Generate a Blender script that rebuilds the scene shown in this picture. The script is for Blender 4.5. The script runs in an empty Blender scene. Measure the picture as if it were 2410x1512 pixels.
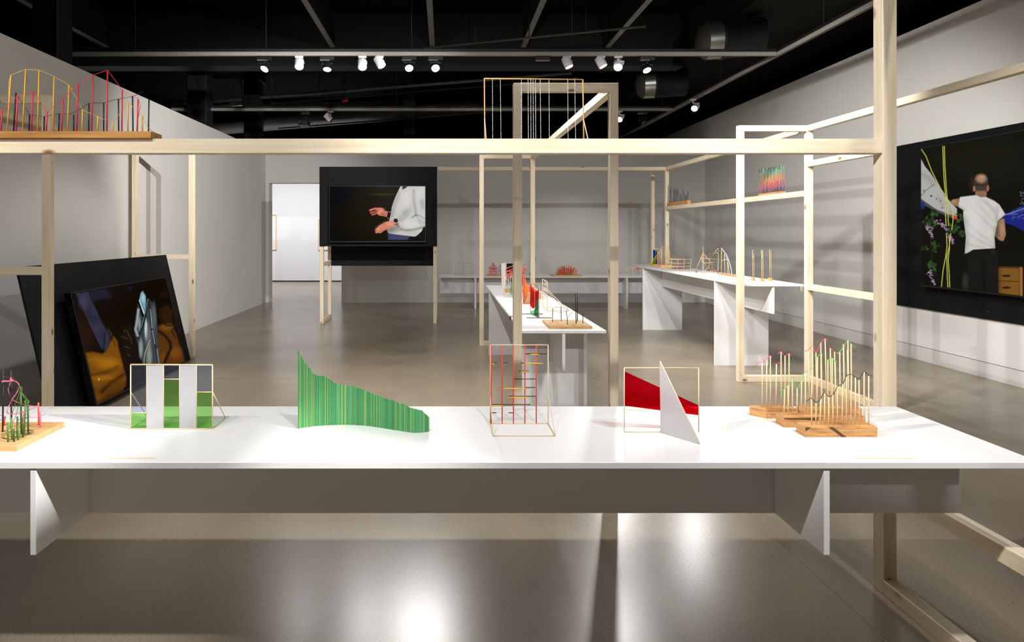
import bpy, math, random
import numpy as np
from mathutils import Vector, Matrix
random.seed(7)
rng = np.random.default_rng(11)
scene = bpy.context.scene
COL = scene.collection

# ------------------------------------------------------------------ camera
F = 1460.0; CX = 1045.0; CY = 546.0; EYE = 1.5       # focal length and vanishing point in pixels of 2410x1512
cam = bpy.data.cameras.new('camera')
cam.sensor_width = 36.0; cam.lens = F / 2410 * 36.0
cam.shift_x = (1205 - CX) / 2410.0; cam.shift_y = -(756 - CY) / 2410.0
cam.clip_start = 0.05; cam.clip_end = 80
cam_ob = bpy.data.objects.new('camera', cam); COL.objects.link(cam_ob)
cam_ob.location = (0, 0, EYE); cam_ob.rotation_euler = (math.pi/2, 0, 0)
scene.camera = cam_ob

# ------------------------------------------------------------------ world and exposure
world = bpy.data.worlds.new('world'); scene.world = world
world.use_nodes = True
world.node_tree.nodes['Background'].inputs[0].default_value = (0.9, 0.92, 1.0, 1)
world.node_tree.nodes['Background'].inputs[1].default_value = 0.02
vs = scene.view_settings
vs.view_transform = 'Standard'; vs.look = 'None'; vs.gamma = 1.0; vs.use_curve_mapping = False
vs.exposure = 0.0

WARM = (1.0, 0.98, 0.95); COOL = (0.97, 0.97, 1.0)
def spot_light(loc, aim, watts, angle=60, blend=0.7, radius=0.035, color=WARM):
    l = bpy.data.lights.new('lamp_beam', 'SPOT')
    l.energy = watts; l.spot_size = math.radians(angle); l.spot_blend = blend
    l.shadow_soft_size = radius; l.color = color
    o = bpy.data.objects.new('lamp_beam', l); COL.objects.link(o)
    o.location = loc
    o.rotation_euler = (Vector(aim) - Vector(loc)).to_track_quat('-Z', 'Y').to_euler()
    return o
# unseen lamps on overhead tracks outside the view; those marked below are added fill
for (x, y, z, ax, ay, az, w, ang) in [
        (-2.2, 0.55, 3.50, -2.0, 2.35, 1.1, 150, 60),
        (-0.9, 0.55, 3.50, -0.8, 2.35, 1.1, 150, 60),
        ( 0.5, 0.55, 3.50,  0.5, 2.35, 1.1, 150, 60),
        ( 1.8, 0.55, 3.50,  1.7, 2.45, 1.2, 185, 60),
        (-1.3, 0.50, 3.50, -1.3, 1.00, 0.0, 130, 80),  # this and the next added so the floor bounces light onto the apron
        ( 1.3, 0.50, 3.50,  1.3, 1.00, 0.0, 130, 80),
        (-3.3, 0.55, 3.50,  1.9, 2.6, 1.6, 1100, 30),
        ( 3.3, 0.30, 3.50, -1.35, 1.80, 0.35, 1700, 18),
        (-1.4,-2.83, 3.50, -1.2, 2.57, 1.86, 230, 24),  # these three added behind the camera to brighten the beam and right post
        ( 0.4,-2.83, 3.50,  0.5, 2.57, 1.86, 230, 24),
        ( 2.0,-2.83, 3.50,  1.9, 2.57, 1.50, 300, 24),
        (-2.4, 0.55, 3.50, -2.9, 5.2, 0.6, 200, 50),
        ( 2.2, 0.55, 3.50,  5.4, 5.2, 0.4, 430, 54),
        ( 1.0, 4.17, 3.50, -3.8, 6.6, 1.2, 110, 90),
        ( 1.8, 4.17, 3.50, -3.8, 10.5, 1.5, 800, 52),
        ( 0.1, 4.17, 3.50, -3.8, 10.8, 1.5, 620, 52),
        (-0.6, 4.17, 3.50,  0.6, 6.6, 0.8, 240, 80),
        ( 0.7, 4.17, 3.50,  1.0, 5.2, 0.8, 110, 75),
        ( 2.2, 4.17, 3.50,  3.3, 6.8, 1.0, 230, 80),
        ( 1.6, 4.17, 3.50,  5.5, 8.4, 0.9, 330, 66),
        ( 0.2, 4.17, 3.50,  5.5, 8.4, 0.9, 400, 60),
        (-1.4, 4.17, 3.50,  5.5, 8.0, 0.9, 430, 54),
        (-1.6, 4.17, 3.50, -1.2, 13., 1.2, 120, 70),
        ( 0.6, 4.17, 3.50,  1.4, 13., 1.2, 120, 70),
        ( 2.8, 4.17, 3.50,  4.0, 13., 1.2, 130, 70)]:
    spot_light((x, y, z), (ax, ay, az), w, ang)

# ------------------------------------------------------------------ helpers
def P(x, y, d):
    """photo pixel -> point standing at depth d"""
    return Vector(((x - CX) / F * d, d, EYE - (y - CY) / F * d))
def lin(c):
    out = []
    for v in c:
        v = v / 255.0
        out.append(v / 12.92 if v <= 0.04045 else ((v + 0.055) / 1.055) ** 2.4)
    return tuple(out)

class MB:
    def __init__(s): s.v = []; s.f = []; s.smooth = []
    def add(s, vs_, fs, smooth=False):
        b = len(s.v); s.v += [tuple(v) for v in vs_]
        for f in fs: s.f.append(tuple(i + b for i in f)); s.smooth.append(smooth)
        return s
    def box(s, a, b, bev=0.0):
        x0, x1 = sorted((a[0], b[0])); y0, y1 = sorted((a[1], b[1])); z0, z1 = sorted((a[2], b[2]))
        if bev <= 0:
            v = [(x0,y0,z0),(x1,y0,z0),(x1,y1,z0),(x0,y1,z0),(x0,y0,z1),(x1,y0,z1),(x1,y1,z1),(x0,y1,z1)]
            return s.add(v, [(0,3,2,1),(4,5,6,7),(0,1,5,4),(1,2,6,5),(2,3,7,6),(3,0,4,7)])
        e = min(bev, (x1-x0)*.4, (y1-y0)*.4, (z1-z0)*.4)
        idx = {}; v = []
        for sx in (0,1):
            for sy in (0,1):
                for sz in (0,1):
                    X = (x0,x1)[sx]; Y = (y0,y1)[sy]; Z = (z0,z1)[sz]
                    ix = X + (e if sx == 0 else -e); iy = Y + (e if sy == 0 else -e); iz = Z + (e if sz == 0 else -e)
                    for ax, p in ((0,(X,iy,iz)),(1,(ix,Y,iz)),(2,(ix,iy,Z))):
                        idx[(sx,sy,sz,ax)] = len(v); v.append(p)
        f = []
        I = lambda a_,b_,c_,ax: idx[(a_,b_,c_,ax)]
        f.append((I(0,0,0,0),I(0,0,1,0),I(0,1,1,0),I(0,1,0,0))); f.append((I(1,0,0,0),I(1,1,0,0),I(1,1,1,0),I(1,0,1,0)))
        f.append((I(0,0,0,1),I(1,0,0,1),I(1,0,1,1),I(0,0,1,1))); f.append((I(0,1,0,1),I(0,1,1,1),I(1,1,1,1),I(1,1,0,1)))
        f.append((I(0,0,0,2),I(0,1,0,2),I(1,1,0,2),I(1,0,0,2))); f.append((I(0,0,1,2),I(1,0,1,2),I(1,1,1,2),I(0,1,1,2)))
        for a_ in (0,1):
            for b_ in (0,1):
                f.append((I(a_,b_,0,0),I(a_,b_,1,0),I(a_,b_,1,1),I(a_,b_,0,1)))
                f.append((I(a_,0,b_,0),I(a_,1,b_,0),I(a_,1,b_,2),I(a_,0,b_,2)))
                f.append((I(0,a_,b_,1),I(1,a_,b_,1),I(1,a_,b_,2),I(0,a_,b_,2)))
                for c_ in (0,1): f.append((I(a_,b_,c_,0),I(a_,b_,c_,1),I(a_,b_,c_,2)))
        return s.add(v, f)
    def tube(s, pts, r, n=6, cap=True):
        pts = [Vector(p) for p in pts]
        r = r if isinstance(r, (list, tuple)) else [r]*len(pts)
        v = []; f = []; up = None
        for i, p in enumerate(pts):
            t = (pts[min(i+1, len(pts)-1)] - pts[max(i-1, 0)])
            if t.length < 1e-9: t = Vector((0,0,1))
            t.normalize()
            if up is None:
                up = Vector((0,0,1)) if abs(t.z) < .9 else Vector((0,1,0))
            a = t.cross(up)
            if a.length < 1e-6: a = t.cross(Vector((1,0,0)))
            a.normalize(); b = a.cross(t).normalized(); up = b
            for k in range(n):
                q = 2*math.pi*(k+.5)/n
                v.append(p + (a*math.cos(q) + b*math.sin(q))*r[i])
        for i in range(len(pts)-1):
            for k in range(n):
                k2 = (k+1) % n
                f.append((i*n+k, i*n+k2, (i+1)*n+k2, (i+1)*n+k))
        s.add(v, f, n >= 6)
        if cap:
            m = len(s.v) - len(v)
            s.f.append(tuple(m+k for k in range(n))[::-1]); s.smooth.append(False)
            s.f.append(tuple(m+(len(pts)-1)*n+k for k in range(n))); s.smooth.append(False)
        return s
    def bar(s, a, b, w, h=None):
        """square bar from a to b"""
        h = h or w
        a = Vector(a); b = Vector(b); t = (b-a).normalized()
        up = Vector((0,0,1)) if abs(t.z) < .95 else Vector((0,1,0))
        x = t.cross(up).normalized()*w/2; y = x.cross(t).normalized()*h/2
        v = [a-x-y,a+x-y,a+x+y,a-x+y,b-x-y,b+x-y,b+x+y,b-x+y]
        return s.add(v, [(0,3,2,1),(4,5,6,7),(0,1,5,4),(1,2,6,5),(2,3,7,6),(3,0,4,7)])
    def slab(s, poly, nrm):
        """extrude a 3D polygon by vector nrm"""
        poly = [Vector(p) for p in poly]; n = len(poly); nrm = Vector(nrm)
        v = poly + [p+nrm for p in poly]
        f = [tuple(range(n))[::-1], tuple(range(n, 2*n))] + [(i,(i+1)%n,n+(i+1)%n,n+i) for i in range(n)]
        return s.add(v, f)
    def sphere(s, c, r, n=8, m=6):
        v = []; f = []
        for j in range(m+1):
            th = math.pi*j/m
            for k in range(n):
                ph = 2*math.pi*k/n
                v.append((c[0]+r*math.sin(th)*math.cos(ph), c[1]+r*math.sin(th)*math.sin(ph), c[2]+r*math.cos(th)))
        for j in range(m):
            for k in range(n):
                f.append((j*n+k, (j+1)*n+k, (j+1)*n+(k+1)%n, j*n+(k+1)%n))
        return s.add(v, f, True)
    def lathe(s, c, axis, prof, n=20):
        """prof: (distance along axis, radius)"""
        axis = Vector(axis).normalized(); c = Vector(c)
        u = axis.cross(Vector((0,0,1)))
        if u.length < 1e-4: u = Vector((1,0,0))
        u.normalize(); w = axis.cross(u)
        v = []; f = []
        for (a, r) in prof:
            for k in range(n):
                q = 2*math.pi*k/n
                v.append(c + axis*a + (u*math.cos(q)+w*math.sin(q))*r)
        for i in range(len(prof)-1):
            for k in range(n):
                f.append((i*n+k, i*n+(k+1)%n, (i+1)*n+(k+1)%n, (i+1)*n+k))
        return s.add(v, f, True)
    def build(s, name, mat, parent=None, **tags):
        co = np.array([tuple(v) for v in s.v], dtype=float)
        if parent is not None: off = Vector(ORG[parent.name])
        else:
            mn = co.min(0); mx = co.max(0); off = Vector(((mn[0]+mx[0])/2, (mn[1]+mx[1])/2, mn[2]))
        co = co - np.array(off)
        me = bpy.data.meshes.new(name)
        me.from_pydata(co.tolist(), [], s.f)
        me.polygons.foreach_set('use_smooth', s.smooth)
        me.materials.append(mat); me.validate(); me.update()
        # make normals consistent
        import bmesh
        bm = bmesh.new(); bm.from_mesh(me); bmesh.ops.recalc_face_normals(bm, faces=bm.faces); bm.to_mesh(me); bm.free()
        o = bpy.data.objects.new(name, me); COL.objects.link(o)
        if parent is not None: o.parent = parent
        else: o.location = off
        ORG[o.name] = tuple(off)
        tag(o, **tags)
        return o
ORG = {}
def tag(o, label=None, cat=None, group=None, kind=None):
    if label: o['label'] = label
    if cat: o['category'] = cat
    if group: o['group'] = group
    if kind: o['kind'] = kind
    return o
def thing(name, loc, label, cat, group=None):
    o = bpy.data.objects.new(name, None); COL.objects.link(o)
    o.location = loc; o.empty_display_size = .1
    ORG[o.name] = tuple(loc)
    return tag(o, label, cat, group)
def inst(name, mesh, parent, loc, scale=(1,1,1), rot=None):
    o = bpy.data.objects.new(name, mesh); COL.objects.link(o); o.parent = parent
    o.location = Vector(loc) - Vector(ORG[parent.name]); o.scale = scale
    if rot is not None: o.rotation_euler = rot
    ORG[o.name] = ORG[parent.name]
    return o

# ------------------------------------------------------------------ materials
def base_mat(name):
    m = bpy.data.materials.new(name); m.use_nodes = True
    nt = m.node_tree; b = nt.nodes['Principled BSDF']
    return m, nt, b
def plain(name, rgb, rough=.5, metal=0.0, var=.06, scale=30, spec=.5, bump=0.0):
    m, nt, b = base_mat(name)
    c = lin(rgb)
    tc = nt.nodes.new('ShaderNodeTexCoord'); nz = nt.nodes.new('ShaderNodeTexNoise')
    nz.inputs['Scale'].default_value = scale; nz.inputs['Detail'].default_value = 3
    nt.links.new(tc.outputs['Object'], nz.inputs['Vector'])
    rp = nt.nodes.new('ShaderNodeValToRGB')
    rp.color_ramp.elements[0].position = .3; rp.color_ramp.elements[1].position = .7
    rp.color_ramp.elements[0].color = (*[v*(1-var) for v in c], 1)
    rp.color_ramp.elements[1].color = (*[min(1, v*(1+var)) for v in c], 1)
    nt.links.new(nz.outputs['Fac'], rp.inputs['Fac']); nt.links.new(rp.outputs['Color'], b.inputs['Base Color'])
    b.inputs['Roughness'].default_value = rough; b.inputs['Metallic'].default_value = metal
    b.inputs['Specular IOR Level'].default_value = spec
    if bump:
        bp = nt.nodes.new('ShaderNodeBump'); bp.inputs['Strength'].default_value = bump; bp.inputs['Distance'].default_value = .01
        nt.links.new(nz.outputs['Fac'], bp.inputs['Height']); nt.links.new(bp.outputs['Normal'], b.inputs['Normal'])
    return m
def pine(name, axis, light=(242,228,204), dark=(231,210,176), knots=True, rough=.55):
    m, nt, b = base_mat(name)
    tc = nt.nodes.new('ShaderNodeTexCoord'); mp = nt.nodes.new('ShaderNodeMapping')
    sc = [38, 38, 38]; sc[axis] = 1.6
    mp.inputs['Scale'].default_value = sc
    nt.links.new(tc.outputs['Object'], mp.inputs['Vector'])
    nz = nt.nodes.new('ShaderNodeTexNoise'); nz.inputs['Scale'].default_value = 1.0; nz.inputs['Detail'].default_value = 5
    nz.inputs['Distortion'].default_value = .6
    nt.links.new(mp.outputs['Vector'], nz.inputs['Vector'])
    rp = nt.nodes.new('ShaderNodeValToRGB')
    e = rp.color_ramp.elements
    e[0].position = .32; e[0].color = (*lin(dark), 1); e[1].position = .62; e[1].color = (*lin(light), 1)
    nt.links.new(nz.outputs['Fac'], rp.inputs['Fac'])
    col = rp.outputs['Color']
    if knots:
        mp2 = nt.nodes.new('ShaderNodeMapping'); sk = [9, 9, 9]; sk[axis] = 4.0
        mp2.inputs['Scale'].default_value = sk; mp2.inputs['Location'].default_value = (.37, .13, .71)
        nt.links.new(tc.outputs['Object'], mp2.inputs['Vector'])
        vo = nt.nodes.new('ShaderNodeTexVoronoi'); vo.inputs['Scale'].default_value = 1.0
        nt.links.new(mp2.outputs['Vector'], vo.inputs['Vector'])
        r2 = nt.nodes.new('ShaderNodeValToRGB')
        r2.color_ramp.elements[0].position = .06; r2.color_ramp.elements[0].color = (1,1,1,1)
        r2.color_ramp.elements[1].position = .15; r2.color_ramp.elements[1].color = (0,0,0,1)
        nt.links.new(vo.outputs['Distance'], r2.inputs['Fac'])
        mx = nt.nodes.new('ShaderNodeMix'); mx.data_type = 'RGBA'
        nt.links.new(r2.outputs['Color'], mx.inputs['Factor'])
        nt.links.new(col, mx.inputs['A']); mx.inputs['B'].default_value = (*lin((150,98,52)), 1)
        col = mx.outputs['Result']
    nt.links.new(col, b.inputs['Base Color']); b.inputs['Roughness'].default_value = rough
    b.inputs['Specular IOR Level'].default_value = .35
    return m
def plywood(name, light=(214,170,112), dark=(160,110,62), scale=320):
    m, nt, b = base_mat(name)
    tc = nt.nodes.new('ShaderNodeTexCoord'); mp = nt.nodes.new('ShaderNodeMapping')
    mp.inputs['Scale'].default_value = (12, 12, scale)
    nt.links.new(tc.outputs['Object'], mp.inputs['Vector'])
    nz = nt.nodes.new('ShaderNodeTexNoise'); nz.inputs['Scale'].default_value = 1.0; nz.inputs['Detail'].default_value = 4
    nt.links.new(mp.outputs['Vector'], nz.inputs['Vector'])
    rp = nt.nodes.new('ShaderNodeValToRGB'); e = rp.color_ramp.elements
    e[0].position = .3; e[0].color = (*lin(dark), 1); e[1].position = .6; e[1].color = (*lin(light), 1)
    e.new(.18).color = (*lin((84,52,28)), 1)
    nt.links.new(nz.outputs['Fac'], rp.inputs['Fac']); nt.links.new(rp.outputs['Color'], b.inputs['Base Color'])
    b.inputs['Roughness'].default_value = .6
    return m
def acrylic(name, rgb, body=.22, rough=.05):
    """tinted sheet: light passes through and is coloured, a little scatters in the sheet"""
    m = bpy.data.materials.new(name); m.use_nodes = True; nt = m.node_tree; nt.nodes.clear()
    out = nt.nodes.new('ShaderNodeOutputMaterial'); tr = nt.nodes.new('ShaderNodeBsdfTransparent')
    gl = nt.nodes.new('ShaderNodeBsdfGlossy'); mx = nt.nodes.new('ShaderNodeMixShader'); tl = nt.nodes.new('ShaderNodeBsdfTranslucent'); df = nt.nodes.new('ShaderNodeBsdfDiffuse')
    m1 = nt.nodes.new('ShaderNodeMixShader'); m2 = nt.nodes.new('ShaderNodeMixShader')
    tr.inputs['Color'].default_value = (*[math.sqrt(v) for v in lin(rgb)], 1); gl.inputs['Roughness'].default_value = rough
    for n in (tl, df): n.inputs['Color'].default_value = (*lin(rgb), 1)
    m1.inputs[0].default_value = .5; m2.inputs[0].default_value = body
    nt.links.new(tl.outputs[0], m1.inputs[1]); nt.links.new(df.outputs[0], m1.inputs[2])
    nt.links.new(tr.outputs[0], m2.inputs[1]); nt.links.new(m1.outputs[0], m2.inputs[2])
    lw = nt.nodes.new('ShaderNodeLayerWeight'); lw.inputs['Blend'].default_value = .12
    ml = nt.nodes.new('ShaderNodeMath'); ml.operation = 'MULTIPLY'; ml.inputs[1].default_value = .5; nt.links.new(lw.outputs['Fresnel'], ml.inputs[0])
    nt.links.new(ml.outputs[0], mx.inputs[0]); nt.links.new(m2.outputs[0], mx.inputs[1]); nt.links.new(gl.outputs[0], mx.inputs[2])
    nt.links.new(mx.outputs[0], out.inputs[0])
    return m
def frosted(name, rgb):
    m = bpy.data.materials.new(name); m.use_nodes = True; nt = m.node_tree; nt.nodes.clear()
    out = nt.nodes.new('ShaderNodeOutputMaterial')
    tl = nt.nodes.new('ShaderNodeBsdfTranslucent'); df = nt.nodes.new('ShaderNodeBsdfDiffuse'); tr = nt.nodes.new('ShaderNodeBsdfTransparent')
    m1 = nt.nodes.new('ShaderNodeMixShader'); m2 = nt.nodes.new('ShaderNodeMixShader')
    for n in (tl, df): n.inputs['Color'].default_value = (*lin(rgb), 1)
    m1.inputs[0].default_value = .5; m2.inputs[0].default_value = .12
    nt.links.new(tl.outputs[0], m1.inputs[1]); nt.links.new(df.outputs[0], m1.inputs[2])
    nt.links.new(m1.outputs[0], m2.inputs[1]); nt.links.new(tr.outputs[0], m2.inputs[2])
    nt.links.new(m2.outputs[0], out.inputs[0])
    return m
def emit(name, rgb, strength):
    m = bpy.data.materials.new(name); m.use_nodes = True; nt = m.node_tree; nt.nodes.clear()
    out = nt.nodes.new('ShaderNodeOutputMaterial'); em = nt.nodes.new('ShaderNodeEmission')
    em.inputs[0].default_value = (*lin(rgb), 1); em.inputs[1].default_value = strength
    nt.links.new(em.outputs[0], out.inputs[0]); return m
def random_ramp(name, cols, rough=.55, streak=None):
    """a colour picked per stick from a ramp"""
    m, nt, b = base_mat(name)
    oi = nt.nodes.new('ShaderNodeObjectInfo'); rp = nt.nodes.new('ShaderNodeValToRGB')
    rp.color_ramp.interpolation = 'CONSTANT'
    e = rp.color_ramp.elements
    while len(e) < len(cols): e.new(.5)
    for i, c in enumerate(cols): e[i].position = i/len(cols); e[i].color = (*lin(c), 1)
    nt.links.new(oi.outputs['Random'], rp.inputs['Fac'])
    col = rp.outputs['Color']
    if streak:
        tc = nt.nodes.new('ShaderNodeTexCoord'); mp = nt.nodes.new('ShaderNodeMapping'); mp.inputs['Scale'].default_value = (120, 120, 2.5)
        nz = nt.nodes.new('ShaderNodeTexNoise'); nz.inputs['Scale'].default_value = 1.0; nz.noise_dimensions = '4D'
        nt.links.new(tc.outputs['Object'], mp.inputs['Vector']); nt.links.new(mp.outputs['Vector'], nz.inputs['Vector'])
        mul = nt.nodes.new('ShaderNodeMath'); mul.operation = 'MULTIPLY'; mul.inputs[1].default_value = 50
        nt.links.new(oi.outputs['Random'], mul.inputs[0]); nt.links.new(mul.outputs[0], nz.inputs['W'])
        mx = nt.nodes.new('ShaderNodeMix'); mx.data_type = 'RGBA'
        r2 = nt.nodes.new('ShaderNodeValToRGB'); r2.color_ramp.elements[0].position = .45; r2.color_ramp.elements[1].position = .75
        nt.links.new(nz.outputs['Fac'], r2.inputs['Fac']); nt.links.new(r2.outputs['Color'], mx.inputs['Factor'])
        nt.links.new(col, mx.inputs['A']); mx.inputs['B'].default_value = (*lin(streak), 1); col = mx.outputs['Result']
    nt.links.new(col, b.inputs['Base Color']); b.inputs['Roughness'].default_value = rough
    return m

M = {}
M['px'] = pine('pine_board_lengthwise', 0); M['py'] = pine('pine_board_deep', 1); M['pz'] = pine('pine_board_upright', 2)
M['ply'] = plywood('birch_plywood_edge'); M['ply2'] = plywood('rough_plywood_block', (208,158,100), (150,100,56), 260)
M['oak'] = pine('oiled_wood', 0, (206,150,84), (170,116,58), False)
M['board'] = pine('maple_board', 0, (222,178,126), (206,158,104), False)
M['ochre'] = pine('orange_wood', 1, (218,160,96), (200,140,78), False)
M['dowel'] = pine('birch_dowel', 2, (236,208,164), (222,186,134), False)
M['bass'] = plain('basswood_strip', (238,212,172), .55)
M['brass'] = plain('honey_wood_rod', (222,168,92), .5)
M['white'] = plain('white_table_paint', (236,236,237), .38, var=.012, scale=6)
M['wall'] = plain('matte_wall_paint', (220,218,214), .85, var=.015, scale=1.2, spec=.2)
M['wallwhite'] = plain('white_gallery_wall', (238,238,240), .85, var=.01, scale=1.2, spec=.2)
M['base'] = plain('baseboard_paint', (214,212,208), .6, var=.015, scale=2)
M['scorch'] = plain('scorched_wood', (88,58,34), .8, var=.5, scale=160)
M['joint'] = plain('pale_joint_filler', (176,164,142), .7)
M['groove'] = plain('dark_reveal', (60,58,54), .8)
M['black'] = plain('matte_black_board', (16,16,19), .65, var=.12, scale=3, spec=.2)
M['bezel'] = plain('black_plastic', (16,16,18), .35)
M['ceil'] = plain('black_ceiling', (12,12,11), .9, var=.5, scale=5, spec=.1, bump=.6)
M['soffit'] = plain('dark_painted_duct', (30,27,23), .8, var=.35, scale=1.6, spec=.2)
M['joist'] = plain('grey_steel', (120,120,122), .5, var=.15, scale=6)
M['blacksteel'] = plain('black_steel', (15,15,16), .6)
M['track'] = plain('light_grey_track', (150,146,138), .45)
M['lampwhite'] = plain('white_lamp_body', (222,222,222), .4)
M['lampblack'] = plain('black_lamp_body', (18,18,22), .4)
M['metal'] = plain('galvanised_metal', (190,190,186), .28, metal=.9, var=.1, scale=9)
M['duct'] = plain('grey_duct', (70,68,64), .6, var=.15)
M['lens'] = emit('lit_lens', (255,250,240), 45)
M['red'] = plain('red_paint', (238,52,48), .5); M['coral'] = plain('coral_wire', (250,92,80), .5)
M['crimson'] = plain('crimson_paint', (236,44,72), .5)
M['pinkthread'] = plain('pink_thread', (232,70,110), .7); M['pinkwire'] = plain('pink_wire', (248,120,150), .5)
M['yellow'] = plain('yellow_paint', (250,190,40), .5); M['yellowthread'] = plain('yellow_thread', (245,190,80), .7)
M['ink'] = plain('black_paint', (38,34,44), .5); M['blackthread'] = plain('black_thread', (40,38,40), .7)
M['green'] = plain('green_stain', (78,128,44), .5); M['greenthread'] = plain('green_thread', (96,196,84), .7)
M['darkgreen'] = plain('dark_green_stain', (54,84,34), .5)
M['blue'] = plain('blue_paint', (40,110,180), .5); M['lime'] = plain('lime_paint', (140,205,60), .5)
M['string'] = plain('white_string', (226,226,222), .7); M['lav'] = plain('lavender_paint', (190,190,225), .5)
M['orange'] = plain('orange_sheet', (240,150,90), .5); M['purple'] = plain('purple_paint', (90,50,100), .5)
M['grey'] = plain('grey_plastic', (130,130,130), .5)
M['wire'] = plain('thin_dark_wire', (60,60,62), .4, metal=.4)
M['a_green'] = acrylic('green_acrylic', (160,225,130), .08); M['a_clear'] = acrylic('blue_tinted_acrylic', (205,215,238), .03)
M['a_red'] = acrylic('red_acrylic', (225,14,40), .2); M['a_teal'] = acrylic('teal_acrylic', (20,70,90))
M['a_blue'] = acrylic('blue_acrylic', (20,90,170)); M['a_yellow'] = acrylic('yellow_acrylic', (240,220,20))
M['a_mag'] = acrylic('magenta_acrylic', (200,20,90)); M['a_dgreen'] = acrylic('deep_green_acrylic', (20,130,70))
M['a_mint'] = acrylic('mint_acrylic', (150,225,180)); M['a_white'] = frosted('frosted_acrylic', (232,232,236))
M['greensticks'] = random_ramp('green_stained_sticks', [(24,140,84),(52,160,96),(96,176,104),(30,128,72),(66,170,104),(40,150,88),(130,190,112),(36,146,92),(84,176,110),(44,152,84),(70,166,92),(28,136,80),(56,160,100),(36,140,84),(60,164,96),(90,176,104),(180,190,108),(48,150,90)], streak=(150,205,140))
M['firesticks'] = random_ramp('orange_red_sticks', [(238,104,60),(226,60,52),(240,150,40),(232,84,60),(236,120,70),(240,180,50)])
M['spikes'] = random_ramp('mixed_colour_sticks', [(236,120,40),(222,64,56),(230,150,30),(170,60,110),(238,90,70),(150,160,50),(240,140,50),(200,70,90)])
# banded sticks: colour steps up the stick
def banded():
    m, nt, b = base_mat('banded_sticks')
    tc = nt.nodes.new('ShaderNodeTexCoord'); sp = nt.nodes.new('ShaderNodeSeparateXYZ'); oi = nt.nodes.new('ShaderNodeObjectInfo')
    nt.links.new(tc.outputs['Object'], sp.inputs[0])
    ma = nt.nodes.new('ShaderNodeMath'); ma.operation = 'MULTIPLY_ADD'; ma.inputs[1].default_value = .22; ma.inputs[2].default_value = -.11
    nt.links.new(oi.outputs['Random'], ma.inputs[0])
    ad = nt.nodes.new('ShaderNodeMath'); nt.links.new(sp.outputs['Z'], ad.inputs[0]); nt.links.new(ma.outputs[0], ad.inputs[1])
    rp = nt.nodes.new('ShaderNodeValToRGB'); rp.color_ramp.interpolation = 'CONSTANT'; e = rp.color_ramp.elements
    cols = [(0,(70,56,92)),(.13,(210,60,100)),(.36,(232,150,80)),(.66,(120,190,150)),(.92,(60,60,62))]
    while len(e) < len(cols): e.new(.5)
    for i,(p,c) in enumerate(cols): e[i].position = p; e[i].color = (*lin(c),1)
    nt.links.new(ad.outputs[0], rp.inputs['Fac']); nt.links.new(rp.outputs['Color'], b.inputs['Base Color'])
    return m
M['banded'] = banded()
def tape():
    m, nt, b = base_mat('tan_tape_with_faint_marks')
    tc = nt.nodes.new('ShaderNodeTexCoord'); mp = nt.nodes.new('ShaderNodeMapping'); mp.inputs['Scale'].default_value = (260, 500, 1)
    nt.links.new(tc.outputs['Object'], mp.inputs['Vector'])
    nz = nt.nodes.new('ShaderNodeTexNoise'); nz.inputs['Scale'].default_value = 1; nt.links.new(mp.outputs['Vector'], nz.inputs['Vector'])
    rp = nt.nodes.new('ShaderNodeValToRGB'); e = rp.color_ramp.elements
    e[0].position = .36; e[0].color = (*lin((196,170,136)),1); e[1].position = .5; e[1].color = (*lin((238,226,206)),1)
    nt.links.new(nz.outputs['Fac'], rp.inputs['Fac']); nt.links.new(rp.outputs['Color'], b.inputs['Base Color'])
    return m
M['tape'] = tape()
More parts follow.
